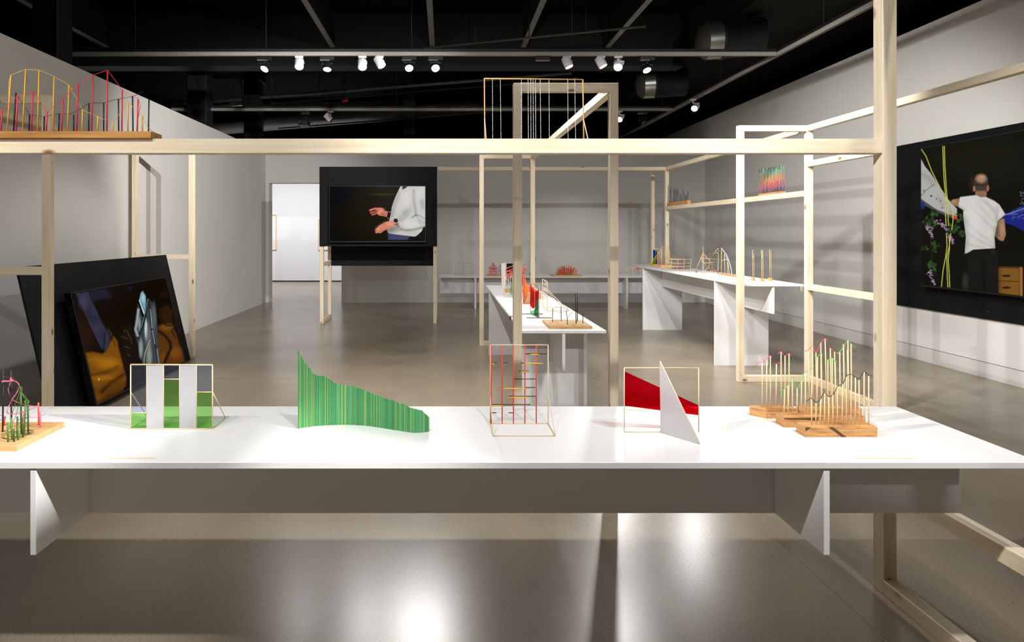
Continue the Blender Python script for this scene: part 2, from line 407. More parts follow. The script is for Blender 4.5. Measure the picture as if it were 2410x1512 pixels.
def concrete():
    m, nt, b = base_mat('polished_concrete')
    tc = nt.nodes.new('ShaderNodeTexCoord')
    geo = nt.nodes.new('ShaderNodeNewGeometry')
    big = nt.nodes.new('ShaderNodeTexNoise'); big.inputs['Scale'].default_value = .9; big.inputs['Detail'].default_value = 3
    fine = nt.nodes.new('ShaderNodeTexNoise'); fine.inputs['Scale'].default_value = 170; fine.inputs['Detail'].default_value = 2
    spk = nt.nodes.new('ShaderNodeTexVoronoi'); spk.inputs['Scale'].default_value = 75
    for n in (big, fine, spk): nt.links.new(geo.outputs['Position'], n.inputs['Vector'])
    r1 = nt.nodes.new('ShaderNodeValToRGB'); e = r1.color_ramp.elements
    e[0].position = .3; e[0].color = (*lin((130,118,102)),1); e[1].position = .7; e[1].color = (*lin((154,141,122)),1)
    nt.links.new(big.outputs['Fac'], r1.inputs['Fac'])
    r2 = nt.nodes.new('ShaderNodeValToRGB'); e = r2.color_ramp.elements
    e[0].position = .3; e[0].color = (.72,.72,.72,1); e[1].position = .68; e[1].color = (1.12,1.11,1.08,1)
    nt.links.new(fine.outputs['Fac'], r2.inputs['Fac'])
    r3 = nt.nodes.new('ShaderNodeValToRGB'); e = r3.color_ramp.elements
    e[0].position = .10; e[0].color = (.38,.37,.36,1); e[1].position = .2; e[1].color = (1,1,1,1)
    nt.links.new(spk.outputs['Distance'], r3.inputs['Fac'])
    m1 = nt.nodes.new('ShaderNodeMix'); m1.data_type = 'RGBA'; m1.blend_type = 'MULTIPLY'; m1.inputs['Factor'].default_value = 1
    m2 = nt.nodes.new('ShaderNodeMix'); m2.data_type = 'RGBA'; m2.blend_type = 'MULTIPLY'; m2.inputs['Factor'].default_value = .55
    nt.links.new(r1.outputs['Color'], m1.inputs['A']); nt.links.new(r2.outputs['Color'], m1.inputs['B'])
    nt.links.new(m1.outputs['Result'], m2.inputs['A']); nt.links.new(r3.outputs['Color'], m2.inputs['B'])
    nt.links.new(m2.outputs['Result'], b.inputs['Base Color'])
    rr = nt.nodes.new('ShaderNodeMapRange'); rr.inputs['To Min'].default_value = .235; rr.inputs['To Max'].default_value = .27
    nt.links.new(big.outputs['Fac'], rr.inputs['Value']); nt.links.new(rr.outputs[0], b.inputs['Roughness'])
    bp = nt.nodes.new('ShaderNodeBump'); bp.inputs['Strength'].default_value = .03; bp.inputs['Distance'].default_value = .002
    mid = nt.nodes.new('ShaderNodeTexNoise'); mid.inputs['Scale'].default_value = 22; nt.links.new(geo.outputs['Position'], mid.inputs['Vector'])
    nt.links.new(mid.outputs['Fac'], bp.inputs['Height']); nt.links.new(bp.outputs['Normal'], b.inputs['Normal'])
    b.inputs['Specular IOR Level'].default_value = .4
    return m
M['floor'] = concrete()

# ------------------------------------------------------------------ the room
XL, XR, YB, YF = -3.79, 5.55, 13.19, -4.0
fl = MB().box((-12.5, YF, -.30), (9, 26, -.002)).build('floor', M['joint'], kind='structure')
xs = [-12.5, -9.38, -3.88, 1.62, 7.12, 9]; ys = [YF, .85, 6.35, 11.85, 17.35, 22.85, 26]; g = .003
for i in range(len(xs)-1):
    for j in range(len(ys)-1):
        MB().box((xs[i]+g, ys[j]+g, -.0019), (xs[i+1]-g, ys[j+1]-g, 0)).build('slab', M['floor'], fl)
MB().box((XL-.14, YF, 0), (XL, YB+.25, 3.20)).build('wall_left', M['wall'], kind='structure')
MB().box((XR, YF, .165), (XR+.2, 22, 3.89)).build('wall_right', M['wall'], kind='structure')
bb = MB().box((XR+.004, YF, 0), (XR+.2, 22, .158)).build('baseboard_right', M['base'], kind='structure')
MB().box((XR+.02, YF, .158), (XR+.2, 22, .165)).build('shadow_gap', M['groove'], bb)
w = MB()
w.box((-2.18, YB, 0), (XR, YB+.25, 3.35)); w.box((XL, YB, 2.54), (-2.18, YB+.25, 3.35)); w.box((XL, YB, 0), (-3.72, YB+.25, 2.54))
w.build('wall_back', M['wall'], kind='structure')
MB().box((-12.5, YF-.2, 0), (9, YF, 5.0)).build('wall_front', M['wall'], kind='structure')
MB().box((-12.5, 26, 0), (9, 26.2, 5.1)).build('wall_far', M['ceil'], kind='structure')
MB().box((-12.7, YF, 0), (-12.5, 26, 5.1)).build('wall_outer', M['ceil'], kind='structure')
MB().box((-12.7, YF-.2, 5.1), (9, 26.2, 5.3)).build('ceiling', M['ceil'], kind='structure')
# the bright room through the doorway
MB().box((-9, 18.7, .03), (1.5, 18.9, 3.4)).build('wall_end', M['wallwhite'], kind='structure')
MB().box((-9, YB+.25, 0), (-8.85, 18.7, 3.4)).build('wall_side', M['wallwhite'], kind='structure')
MB().box((1.3, YB+.25, 0), (1.5, 18.7, 3.4)).build('wall_inner', M['wallwhite'], kind='structure')
MB().box((-9, YB+.25, 3.4), (1.5, 18.9, 3.5)).build('ceiling_inner', M['wallwhite'], kind='structure')
al = bpy.data.lights.new('room_lamp', 'AREA'); al.shape = 'RECTANGLE'; al.size = 5; al.size_y = 1.2; al.energy = 260; al.color = COOL
ao = bpy.data.objects.new('room_lamp', al); COL.objects.link(ao); ao.location = (-4.5, 16.2, 3.35)
ao.rotation_euler = (math.radians(20), 0, 0)

# ceiling steel
for i, X in enumerate([-5.5, -1.81, -.19, 1.29, 2.66]):
    t = thing('ceiling_joist', (X, 3.6, 4.5), ['grey steel joist far left above the left wall','grey steel joist above the leftmost lit lamps','grey steel joist straight above the middle of the room','grey steel joist over the stringed wooden frame','rightmost grey steel joist beside the dark duct'][i], 'joist', 'steel joists under the black ceiling')
    MB().box((X-.04, -3, 4.5), (X+.04, 10.09, 4.515)).build('bottom_flange', M['joist'], t)
    MB().box((X-.008, -3, 4.515), (X+.008, 10.09, 5.08)).build('web', M['blacksteel'], t)
    MB().box((X-.04, -3, 5.08), (X+.04, 10.09, 5.098)).build('top_flange', M['blacksteel'], t)
gb = MB(); gb.box((-8, 10.2, 4.25), (3.9, 10.32, 5.09)); gb.box((-8, 10.1, 4.2), (3.9, 10.42, 4.25))
tag(gb.build('ceiling_girder', M['blacksteel']), 'black steel girder crossing the ceiling behind the lamps', 'girder')
d = MB().box((3.98, 2.0, 4.45), (6.2, 20, 5.09)).build('air_duct', M['soffit'])
tag(d, 'dark painted rectangular air duct above the right wall', 'duct')
for i, (X, Y, wd, lb) in enumerate([(-4.34, 6.74, .28, 'black square column rising behind the left wall'), (-4.35, 10.9, .34, 'black square column behind the left wall, beyond the first one'),
                         (-4.35, 14.0, .35, 'black square column behind the small silver duct'), (-.86, 15.4, .32, 'black square column farthest back, behind the track')]):
    c = MB().box((X-wd/2, Y, 0), (X+wd/2, Y+wd, 5.0), .01)
    c.box((X-wd/2-.04, Y-.04, 4.92), (X+wd/2+.04, Y+wd+.04, 5.05))
    tag(c.build('column', M['blacksteel']), lb, 'column', 'black columns')
# round ducts with domed metal ends
for (x, y, r, Y, lb) in [(1640, 98, .255, 8.6, 'round black duct with shiny metal band above the right end of the track'), (1497, 200, .255, 11.2, 'round black duct with shiny metal band below the first one')]:
    c = P(x, y, Y)
    t = thing('round_duct', c, lb, 'duct', 'round ducts')
    MB().lathe(c, (1,-.15,.04), [(0,0),(.0,r*.4),(.03,r*.75),(.1,r*.97),(.12,r)], 24).build('end_cap', M['duct'], t)
    MB().lathe(c, (1,-.15,.04), [(.12,r*1.0),(.3,r*1.02)], 24).build('band', M['metal'], t)
    MB().lathe(c, (1,-.15,.04), [(.3,r*1.02),(.31,r*1.06),(.34,r*1.06),(.35,r),(.85,r)], 24).build('barrel', M['blacksteel'], t)
# pipes and ducts in the back of the ceiling
def pipe(name, a, b, r, mat, lb, cat='pipe', clamps=0):
    t = thing(name, a, lb, cat, 'ceiling pipes')
    MB().tube([a, b], r, 8).build('run', mat, t)
    for k in range(1, clamps+1):
        q = Vector(a).lerp(Vector(b), k/(clamps+1))
        MB().tube([q, q+Vector((0,0,.6))], .008, 6).build('hanger_rod', M['blacksteel'], t)
    return t
pipe('conduit', P(395,247,14.5), P(1345,172,13.0), .035, M['joist'], 'long pale conduit slanting across the back of the ceiling', clamps=4)
pipe('conduit', P(640,243,15.0), P(1360,186,13.4), .018, M['duct'], 'thin dark conduit just below the long pale one', clamps=3)
pipe('sprinkler_pipe', P(1000,113,9.2), P(1520,62,8.2), .016, M['duct'], 'thin grey pipe slanting above the track near the joists', clamps=3)
pipe('sprinkler_pipe', P(655,303,16.5), P(1180,262,15.5), .025, M['duct'], 'dim pipe behind the projector at the back', clamps=3)
pipe('large_duct', P(500,302,17.0), P(1130,250,16.5), .20, M['duct'], 'big dim round duct running behind the projector', 'duct', clamps=2)
t = thing('silver_duct', P(487,248,15.2), 'short ribbed silver duct beside the black column', 'duct')
a = P(470,249,15.2); b = P(571,241,15.0)
MB().tube([a, b], .075, 14).build('barrel', M['metal'], t)
for k in range(9):
    q = a.lerp(b, (k+.5)/9); MB().tube([q, q+(b-a).normalized()*.025], .083, 14).build('rib', M['metal'], t)
for f in (.2,.8):
    q = a.lerp(b, f); MB().tube([q, (q.x, q.y, 5.1)], .006, 6).build('hanger_rod', M['blacksteel'], t)
q = P(812,237,13.5)
t = thing('pipe_cap', q, 'small red cap up among the pipes at the back', 'cap')
MB().lathe(q, (1,0,.2), [(-.06,0),(-.06,.03),(.05,.035),(.07,.02),(.07,0)], 10).build('cap', M['red'], t)
MB().tube([q, (q.x, q.y, 5.1)], .008, 6).build('hanger_rod', M['blacksteel'], t)

# ------------------------------------------------------------------ lighting tracks and lamps
ZT = 3.70
def track(a, b, lb, hang, ztop=5.1):
    t = thing('lighting_track', a, lb, 'track', 'lighting tracks')
    ax = 0 if abs(b[0]-a[0]) > abs(b[1]-a[1]) else 1
    wv = (0,.022) if ax == 0 else (.022,0)
    MB().box((a[0]-wv[0], a[1]-wv[1], ZT-.026), (b[0]+wv[0], b[1]+wv[1], ZT+.022), .002).build('rail', M['track'], t)
    MB().box((a[0]-wv[0]*.8, a[1]-wv[1]*.8, ZT+.022), (b[0]+wv[0]*.8, b[1]+wv[1]*.8, ZT+.058)).build('support_channel', M['blacksteel'], t)
    sl = MB()
    MB().box((a[0]-wv[0]*.35, a[1]-wv[1]*.35, ZT-.0275), (b[0]+wv[0]*.35, b[1]+wv[1]*.35, ZT-.0262)).build('slot', M['groove'], t)
    for h in hang:
        q = Vector(a).lerp(Vector(b), h); MB().tube([(q.x, q.y, ZT+.05), (q.x, q.y, ztop)], .006, 6).build('hanger_rod', M['blacksteel'], t)
    return t
Y2, Y3, XT = 7.67, 11.15, 4.13
track((-4.9, Y2, ZT), (XT-.03, Y2, ZT), 'long grey lighting track across the room carrying the row of bright lamps', [.12,.3,.5,.72])
track((-4.9, Y3, ZT), (XT-.03, Y3, ZT), 'grey lighting track farther back carrying few lamps', [.2,.45,.7])
track((XT, 3.0, ZT), (XT, 15.5, ZT), 'grey lighting track running along the right wall toward the back', [.12,.3,.5,.7], 4.45)
def lamp(x, y, Y, aim, style, lb, on=True, watts=120, ang=55, track_y=None, radius=.055, off=(0,0)):
    """one track lamp; x,y is the photo pixel of its lens"""
    p = P(x, y, Y); aim = Vector(aim); dr = (aim - p).normalized()
    t = thing('track_lamp', (p.x, p.y, ZT-.03), lb, 'lamp', 'track lamps')
    bx, by = p.x + off[0], (track_y if track_y is not None else Y)
    L = .13 if style == 'white' else .10
    back = p - dr*L
    if style == 'white':
        MB().box((bx-.05, by-.017, ZT-.05), (bx+.05, by+.017, ZT-.026), .003).build('track_adapter', M['lampwhite'], t)
        a = MB(); mid = Vector((bx, by, ZT-.05)); c = p - dr*L*.55
        a.tube([mid, mid+Vector((0,0,-.045))], .012, 8)
        a.bar(mid+Vector((0,0,-.045)), Vector((c.x+.055, by, ZT-.095)), .02, .014)
        a.bar(Vector((c.x+.055, by, ZT-.09)), Vector((c.x+.055, c.y, c.z)), .016, .02)
        a.build('arm', M['lampwhite'], t)
        MB().lathe(back, dr, [(0,0),(0,radius*.92),(.008,radius),(L-.004,radius),(L,radius*.96),(L,radius*.86),(L-.02,radius*.84)], 24).build('housing', M['lampwhite'], t)
        ln = M['lens'] if on else M['lampblack']
        MB().lathe(back, dr, [(L-.012,0),(L-.012,radius*.85)], 20).build('lens', ln, t)
    else:
        MB().box((bx-.09, by-.022, ZT-.075), (bx+.09, by+.022, ZT-.024), .004).build('gear_box', M['lampblack'], t)
        MB().box((bx-.085, by-.018, ZT-.082), (bx+.03, by+.018, ZT-.075)).build('gear_plate', M['grey'], t)
        a = MB(); a.tube([(bx, by, ZT-.075), (bx, by, p.z+.07)], .012, 8)
        a.bar(Vector((bx-.065, by, p.z+.07)), Vector((bx+.065, by, p.z+.07)), .02, .014)
        for s_ in (-1, 1): a.bar(Vector((bx+s_*.065, by, p.z+.07)), Vector((p.x+s_*.06, back.y, back.z+.03)), .012, .02)
        a.build('yoke', M['lampblack'], t)
        MB().lathe(back, dr, [(0,0),(0,radius*.6),(.04,radius*.95),(L-.01,radius),(L,radius),(L,radius*.88),(L-.02,radius*.86)], 24).build('housing', M['lampblack'], t)
        MB().lathe(back, dr, [(L-.012,0),(L-.012,radius*.86)], 20).build('lens', M['lens'] if on else M['lampblack'], t)
        MB().tube([back+dr*(L-.004)+Vector((radius*.86*math.cos(q), 0, 0))*0 + (dr.cross(Vector((0,0,1))).normalized()*math.cos(q)+dr.cross(dr.cross(Vector((0,0,1)))).normalized()*math.sin(q))*radius*.93 for q in [2*math.pi*k/20 for k in range(21)]], .004, 5).build('rim', M['metal'], t)
    if on and watts: spot_light(p + dr*.02, aim, watts, ang)
    return t
lamp(622,163,Y2, (-3.3,5.8,.7), 'black', 'leftmost lit black track lamp, its lens turned aside', watts=150)
lamp(704,158,Y2, (-1.4,5.6,.3), 'white', 'white cylinder lamp second from the left on the front track', watts=150)
lamp(770,164,Y2, (-1.5,6.6,.3), 'black', 'black lamp third from the left shining straight down', watts=150)
lamp(853,159,Y2, (-.6,5.4,.3), 'white', 'white cylinder lamp fourth from the left facing the camera', watts=150)
lamp(899,156,Y2, (.8,7.0,.7), 'white', 'white cylinder lamp seen from its side, left of the two black square-boxed lamps', watts=150, off=(-.03,0))
lamp(963,161,Y2, (0,5.0,.3), 'black', 'left one of the pair of black lamps above the middle of the beam', watts=150)
lamp(1025,161,Y2, (.4,4.6,.5), 'black', 'right one of the pair of black lamps above the middle of the beam', watts=150)
lamp(1340,158,Y2, (2.6,7.2,.8), 'white', 'white cylinder lamp seen from its side above the stringed wooden frame', watts=150, off=(-.03,0))
lamp(1420,157,Y2, (3.2,7.2,.95), 'white', 'white cylinder lamp seen from its side next to the lit one above the portal corner', watts=150, off=(-.03,0))
lamp(1455,159,Y2, (1.4,4.8,.6), 'white', 'bright white cylinder lamp above the right corner of the portal', watts=150)
lamp(1523,166,Y2, (3.0,6.2,.8), 'black', 'rightmost black lamp on the front track', watts=150)
lamp(1634,256,10.1, (1.0,6.4,.7), 'white', 'lone white lamp on the track along the right wall', watts=150, track_y=10.15)
lamp(1458,282,Y3, (1.2,7.5,.7), 'white', 'glaring white lamp on the back track beside the portal post', watts=150)
lamp(1512,293,Y3, (2.6,12.0,.6), 'black', 'black lamp pointing down on the back track beside the portal', watts=85, ang=90)
lamp(778,282,Y3, (.6,12.1,.6), 'white', 'white lamp hanging beside the projector, facing away', watts=120, ang=60)
# a gear box without a lamp head
t = thing('track_power_box', P(1277,136,Y2), 'empty black power box on the front track left of the side-on lamp', 'power box')
q = P(1277,136,Y2)
MB().box((q.x-.09, Y2-.022, ZT-.078), (q.x+.09, Y2+.022, ZT-.024), .004).build('case', M['lampblack'], t)
MB().box((q.x-.085, Y2-.018, ZT-.085), (q.x+.085, Y2+.018, ZT-.078)).build('cover_plate', M['grey'], t)
# projector on the back track
q = P(716,291,Y3)
t = thing('projector', (q.x, Y3, q.z-.05), 'black projector hanging from the back lighting track', 'projector')
MB().box((q.x-.085, Y3-.12, q.z-.045), (q.x+.085, Y3+.12, q.z+.045), .008).build('body', M['lampblack'], t)
MB().lathe((q.x-.03, Y3-.12, q.z), (0,-1,0), [(0,.03),(.04,.03),(.04,.024),(.03,0)], 14).build('lens', M['bezel'], t)
MB().box((q.x-.02, Y3-.012, q.z+.045), (q.x+.05, Y3+.012, q.z+.075)).build('bracket', M['lampblack'], t)
MB().tube([(q.x+.03, Y3, q.z+.07), (q.x+.03, Y3, ZT-.08)], .008, 8).build('drop_rod', M['lampblack'], t)
MB().box((q.x-.06, Y3-.02, ZT-.085), (q.x+.1, Y3+.02, ZT-.024), .003).build('gear_box', M['lampblack'], t)

# ------------------------------------------------------------------ timber frames
S = .058
def frame(label, loc, members, cat='timber frame'):
    t = thing('timber_frame', loc, label, cat, 'open pine frames')
    for (nm, a, b) in members:
        dv = [abs(b[i]-a[i]) for i in range(3)]; ax = dv.index(max(dv))
        MB().box(a, b, .0012).build(nm, M['pxyz'[0]+'xyz'[ax]], t)
    return t
ZTOP = 2.566
X0, Y0 = 1.816, 2.567
frame('nearest pine frame with a long beam crossing the view and a tall right post', (X0, Y0, 0), [
    ('post', (X0, Y0, 0), (X0+S, Y0+S, ZTOP)),
    ('post', (X0, -.5, 0), (X0+S, -.5+S, ZTOP)),
    ('rail', (X0, -.5+S, 0), (X0+S, Y0, S)),
    ('rail', (X0, -.5+S, .42), (X0+S, Y0, .42+S)),
    ('rail', (X0, -.5+S, ZTOP-S), (X0+S, Y0, ZTOP)),
    ('beam', (-2.45, Y0, 1.826), (X0, Y0+S, 1.886)),
    ('post', (-2.45-S, Y0, 0), (-2.45, Y0+S, ZTOP))])
A, B = .478, 1.198; Ya, Yb = 4.26, 8.16
frame('pine box frame in the middle of the room standing over the long table', (A, Ya, 0), [
    ('post', (A, Ya, 0), (A+S, Ya+S, ZTOP-.042-S)), ('post', (B-S, Ya, 0), (B, Ya+S, ZTOP-.042-S)),
    ('rail', (A, Ya, ZTOP-.042-S), (B, Ya+S, ZTOP-.042)),
    ('post', (A-.012, Yb, S), (A-.012+S, Yb+S, ZTOP-.042-S)), ('post', (B-S, Yb, S), (B, Yb+S, ZTOP-.042-S)),
    ('rail', (A-.012, Yb, ZTOP-.042-S), (B, Yb+S, ZTOP-.042)), ('rail', (A-.012, Yb, 0), (B, Yb+S, S)),
    ('rail', (B-S, Ya+S, ZTOP-.042-S), (B, Yb, ZTOP-.042))])
A2, B2 = 2.945, 3.69; Yc, Yd, Ye = 6.20, 10.17, 10.86
frame('pine frame around the tall right table with a shelf rail and a long back rail', (A2, Yc, 0), [
    ('post', (A2, Yc, S), (A2+S, Yc+S, ZTOP-S)), ('post', (B2-S, Yc, S), (B2, Yc+S, ZTOP-S)),
    ('rail', (A2, Yc, ZTOP-S), (B2, Yc+S, ZTOP)), ('rail', (A2, Yc, 0), (B2, Yc+S, S)),
    ('rail', (B2-S, Yc+S, ZTOP-S), (B2, Yd, ZTOP)),
    ('shelf_rail', (B2-S, Yc+S, 1.858), (B2, Yd, 1.916)),
    ('post', (B2-S, Yd, 0), (B2, Yd+S, ZTOP-S)), ('post', (B2-S, Ye, 0), (B2, Ye+S, ZTOP-S)),
    ('rail', (B2-S, Yd+S, ZTOP-S), (B2, Ye+S, ZTOP)),
    ('back_rail', (-.10, Yd, ZTOP-S), (B2, Yd+S, ZTOP)),
    ('rail', (B2-S, 1.0, ZTOP-S), (B2, Yc, ZTOP)), ('rail', (B2-S, 5.18, 2.15), (B2, Yc, 2.15+S)),
    ('rail', (B2-S, 5.18, .918), (B2, Yc, .976)), ('rail', (B2-S, 5.18, 0), (B2, Yc, S)), ('post', (B2-S, 5.18-S, 0), (B2, 5.18, ZTOP-S)),
    ('post', (B2-S, 1.0-S, 0), (B2, 1.0, ZTOP))])
A3, B3 = -3.725, -2.94; Yg, Yh = 4.62, 7.40
frame('pine frame along the left wall around the leaning screen', (A3, Yg, 0), [
    ('post', (A3, Yg, 0), (A3+S, Yg+S, 2.52-S)), ('post', (B3-S, Yg, 0), (B3, Yg+S, 2.52-S)), ('rail', (A3, Yg, 2.52-S), (B3, Yg+S, 2.52)),
    ('rail', (A3+S, Yg, 1.178), (B3-S, Yg+S, 1.238)),
    ('post', (A3, Yh, 0), (A3+S, Yh+S, 2.52-S)), ('post', (B3-.05-S, Yh, 0), (B3-.05, Yh+S, 2.52-S)), ('rail', (A3, Yh, 2.52-S), (B3-.05, Yh+S, 2.52)),
    ('rail', (A3+S, Yh, 1.172), (B3-.05-S, Yh+S, 1.23)), ('rail', (A3, Yg+S, 2.52-S), (A3+S, Yh, 2.52)),
    ('rail', (-3.375, 4.96, 1.11), (-3.375+S, Yh, 1.168))])
A4, B4 = -2.035, -.118
frame('pine stand carrying the black board with the hands video', (A4, Yd, 0), [
    ('post', (A4, Yd, S), (A4+S, Yd+S, ZTOP-S)), ('post', (A4, Ye, S), (A4+S, Ye+S, ZTOP-S)), ('rail', (A4, Yd, 0), (A4+S, Ye+S, S)),
    ('rail', (A4, Yd+S, .93), (A4+S, Ye, .93+S)), ('rail', (A4, Yd, ZTOP-S), (A4+S, Ye+S, ZTOP)),
    ('post', (B4-S, Yd, S), (B4, Yd+S, ZTOP-S)), ('post', (B4-S, Ye, S), (B4, Ye+S, ZTOP-S)), ('rail', (B4-S, Yd, 0), (B4, Ye+S, S)),
    ('rail', (B4-S, Yd, ZTOP-S), (B4, Ye+S, ZTOP))])

# ------------------------------------------------------------------ tables
def table_y(label, xa, xb, ya, yb, z, legs, th=.02):
    t = thing('display_table', ((xa+xb)/2, (ya+yb)/2, 0), label, 'table', 'long white tables')
    MB().box((xa, ya, z-th), (xb, yb, z), .0015).build('table_top', M['white'], t)
    xm = (xa+xb)/2
    MB().box((xm-.011, ya+.01, z-th-.28), (xm+.011, yb-.01, z-th), .001).build('apron', M['white'], t)
    for y in legs: 
        MB().box((xa+.004, y, 0), (xm-.0115, y+.022, z-th), .001).build('leg_panel', M['white'], t)
        MB().box((xm+.0115, y, 0), (xb-.004, y+.022, z-th), .001).build('leg_panel', M['white'], t)
        MB().box((xm-.0115, y, 0), (xm+.0115, y+.022, z-th-.281)).build('leg_panel', M['white'], t)
    return t
tm = table_y('long white table running away inside the middle pine frame', .542, 1.134, 4.33, 8.0, .81, [4.90, 7.55])
MB().box((.535, 5.03, .785), (.56, 5.08, .81)).build('corner_clip', M['lampblack'], tm)
tr_ = table_y('tall white table along the right side inside the pine frame', 3.03, 3.64, 6.27, 10.15, .9675, [6.95, 9.47])
MB().box((3.59, 6.262, .90), (3.62, 6.27, .945)).build('bracket', M['metal'], tr_)
# nearest table: runs across the view
t = thing('display_table', (0, 2.15, 0), 'nearest white table stretching across the whole view', 'table', 'long white tables')
xa, xb = -2.36, 1.786
MB().box((xa, 1.856, .79), (xb, 2.452, .81), .0015).build('table_top', M['white'], t)
MB().box((xa+.01, 2.137, .53), (xb-.004, 2.155, .79), .001).build('apron', M['white'], t)
for X in (-1.232, 1.148):
    MB().box((X-.009, 1.86, .53), (X+.009, 2.137, .79), .001).build('bracket_panel', M['white'], t)
    MB().box((X-.009, 2.155, .53), (X+.009, 2.448, .79), .001).build('bracket_panel', M['white'], t)
MB().box((-2.2, 1.86, 0), (-2.18, 2.448, .79), .001).build('leg_panel', M['white'], t)
MB().bar((1.776, 2.44, .776), (1.80, 2.562, .776), .012, .01).build('mounting_strap', M['metal'], t)
# back table along the back wall
t = thing('display_table', (2.0, 12.4, 0), 'low white table at the back wall under the colourful small models', 'table', 'long white tables')
MB().box((-.09, 12.05, .605), (4.25, 12.7, .625), .0015).build('table_top', M['white'], t)
MB().box((-.08, 12.36, .275), (4.24, 12.38, .605), .001).build('apron', M['white'], t)
for X in (.61, 3.56):
    MB().box((X-.016, 12.055, 0), (X+.016, 12.359, .605), .001).build('leg_panel', M['white'], t)
    MB().box((X-.016, 12.381, 0), (X+.016, 12.695, .605), .001).build('leg_panel', M['white'], t)

# ------------------------------------------------------------------ screens
class Canvas:
    def __init__(s, X, Y): s.X = X; s.Y = Y; s.c = np.zeros((X.size, 3))
    def mix(s, a, col): 
        c = np.array(lin(col)); a = np.clip(a, 0, 1)[:, None]; s.c = s.c*(1-a) + c*a
    def mul(s, a, k): s.c *= (1 - np.clip(a, 0, 1)*(1-k))[:, None]
    def dist(s, pts, closed=True):
        n = len(pts); dm = np.full(s.X.size, 1e9); ins = np.zeros(s.X.size, bool)
        for i in range(n if closed else n-1):
            x1, y1 = pts[i]; x2, y2 = pts[(i+1) % n]
            dx, dy = x2-x1, y2-y1; L = dx*dx+dy*dy+1e-9
            tt = np.clip(((s.X-x1)*dx+(s.Y-y1)*dy)/L, 0, 1)
            dm = np.minimum(dm, np.hypot(s.X-x1-tt*dx, s.Y-y1-tt*dy))
            if closed:
                cnd = (y1 > s.Y) != (y2 > s.Y)
                xx = x1 + (s.Y-y1)*dx/(dy if abs(dy) > 1e-9 else 1e-9)
                ins ^= cnd & (s.X < xx)
        return np.where(ins, -dm, dm) if closed else dm
    def poly(s, pts, col, soft=4, a=1): s.mix(a*np.clip(.5 - s.dist(pts)/soft, 0, 1), col)
    def line(s, pts, w, col, soft=4, a=1): s.mix(a*np.clip(.5 - (s.dist(pts, False)-w/2)/soft, 0, 1), col)
    def dark(s, pts, w, k, soft=20): s.mul(np.exp(-(s.dist(pts, False)/(w*.5+soft*.42))**2), k)
    def ell(s, cx, cy, rx, ry, col, soft=.15, a=1): s.mix(a*np.clip((1-np.hypot((s.X-cx)/rx, (s.Y-cy)/ry))/soft+.5, 0, 1), col)
def screen_mesh(name, pts3, nu, nv, paint, crop, parent, strength=1.0):
    """pts3: (nu*nv,3) world points; paint works in the picture's own layout"""
    x0, y0, sc = crop
    Xp = ((CX + pts3[:,0]/pts3[:,1]*F) - x0)*sc; Yp = ((CY - (pts3[:,2]-EYE)/pts3[:,1]*F) - y0)*sc
    cv = Canvas(Xp, Yp); paint(cv)
    off = np.array(ORG[parent.name])
    idx = np.arange(nu*nv).reshape(nv, nu)
    fc = np.stack([idx[:-1,:-1], idx[:-1,1:], idx[1:,1:], idx[1:,:-1]], -1).reshape(-1, 4)
    me = bpy.data.meshes.new(name); me.from_pydata((pts3-off).tolist(), [], fc.tolist())
    at = me.color_attributes.new('picture', 'FLOAT_COLOR', 'POINT')
    at.data.foreach_set('color', np.concatenate([cv.c, np.ones((cv.c.shape[0],1))], 1).astype(np.float32).ravel())
    m = bpy.data.materials.new(name+'_glow'); m.use_nodes = True; nt = m.node_tree; nt.nodes.clear()
    out = nt.nodes.new('ShaderNodeOutputMaterial'); em = nt.nodes.new('ShaderNodeEmission'); ca = nt.nodes.new('ShaderNodeVertexColor'); ca.layer_name = 'picture'
    gl = nt.nodes.new('ShaderNodeBsdfGlossy'); gl.inputs['Roughness'].default_value = .2; gl.inputs['Color'].default_value = (.012,.012,.012,1); ad = nt.nodes.new('ShaderNodeAddShader')
    em.inputs[1].default_value = strength
    nt.links.new(ca.outputs[0], em.inputs[0]); nt.links.new(em.outputs[0], ad.inputs[0]); nt.links.new(gl.outputs[0], ad.inputs[1]); nt.links.new(ad.outputs[0], out.inputs[0])
    me.materials.append(m); me.update()
    o = bpy.data.objects.new(name, me); COL.objects.link(o); o.parent = parent
    return o

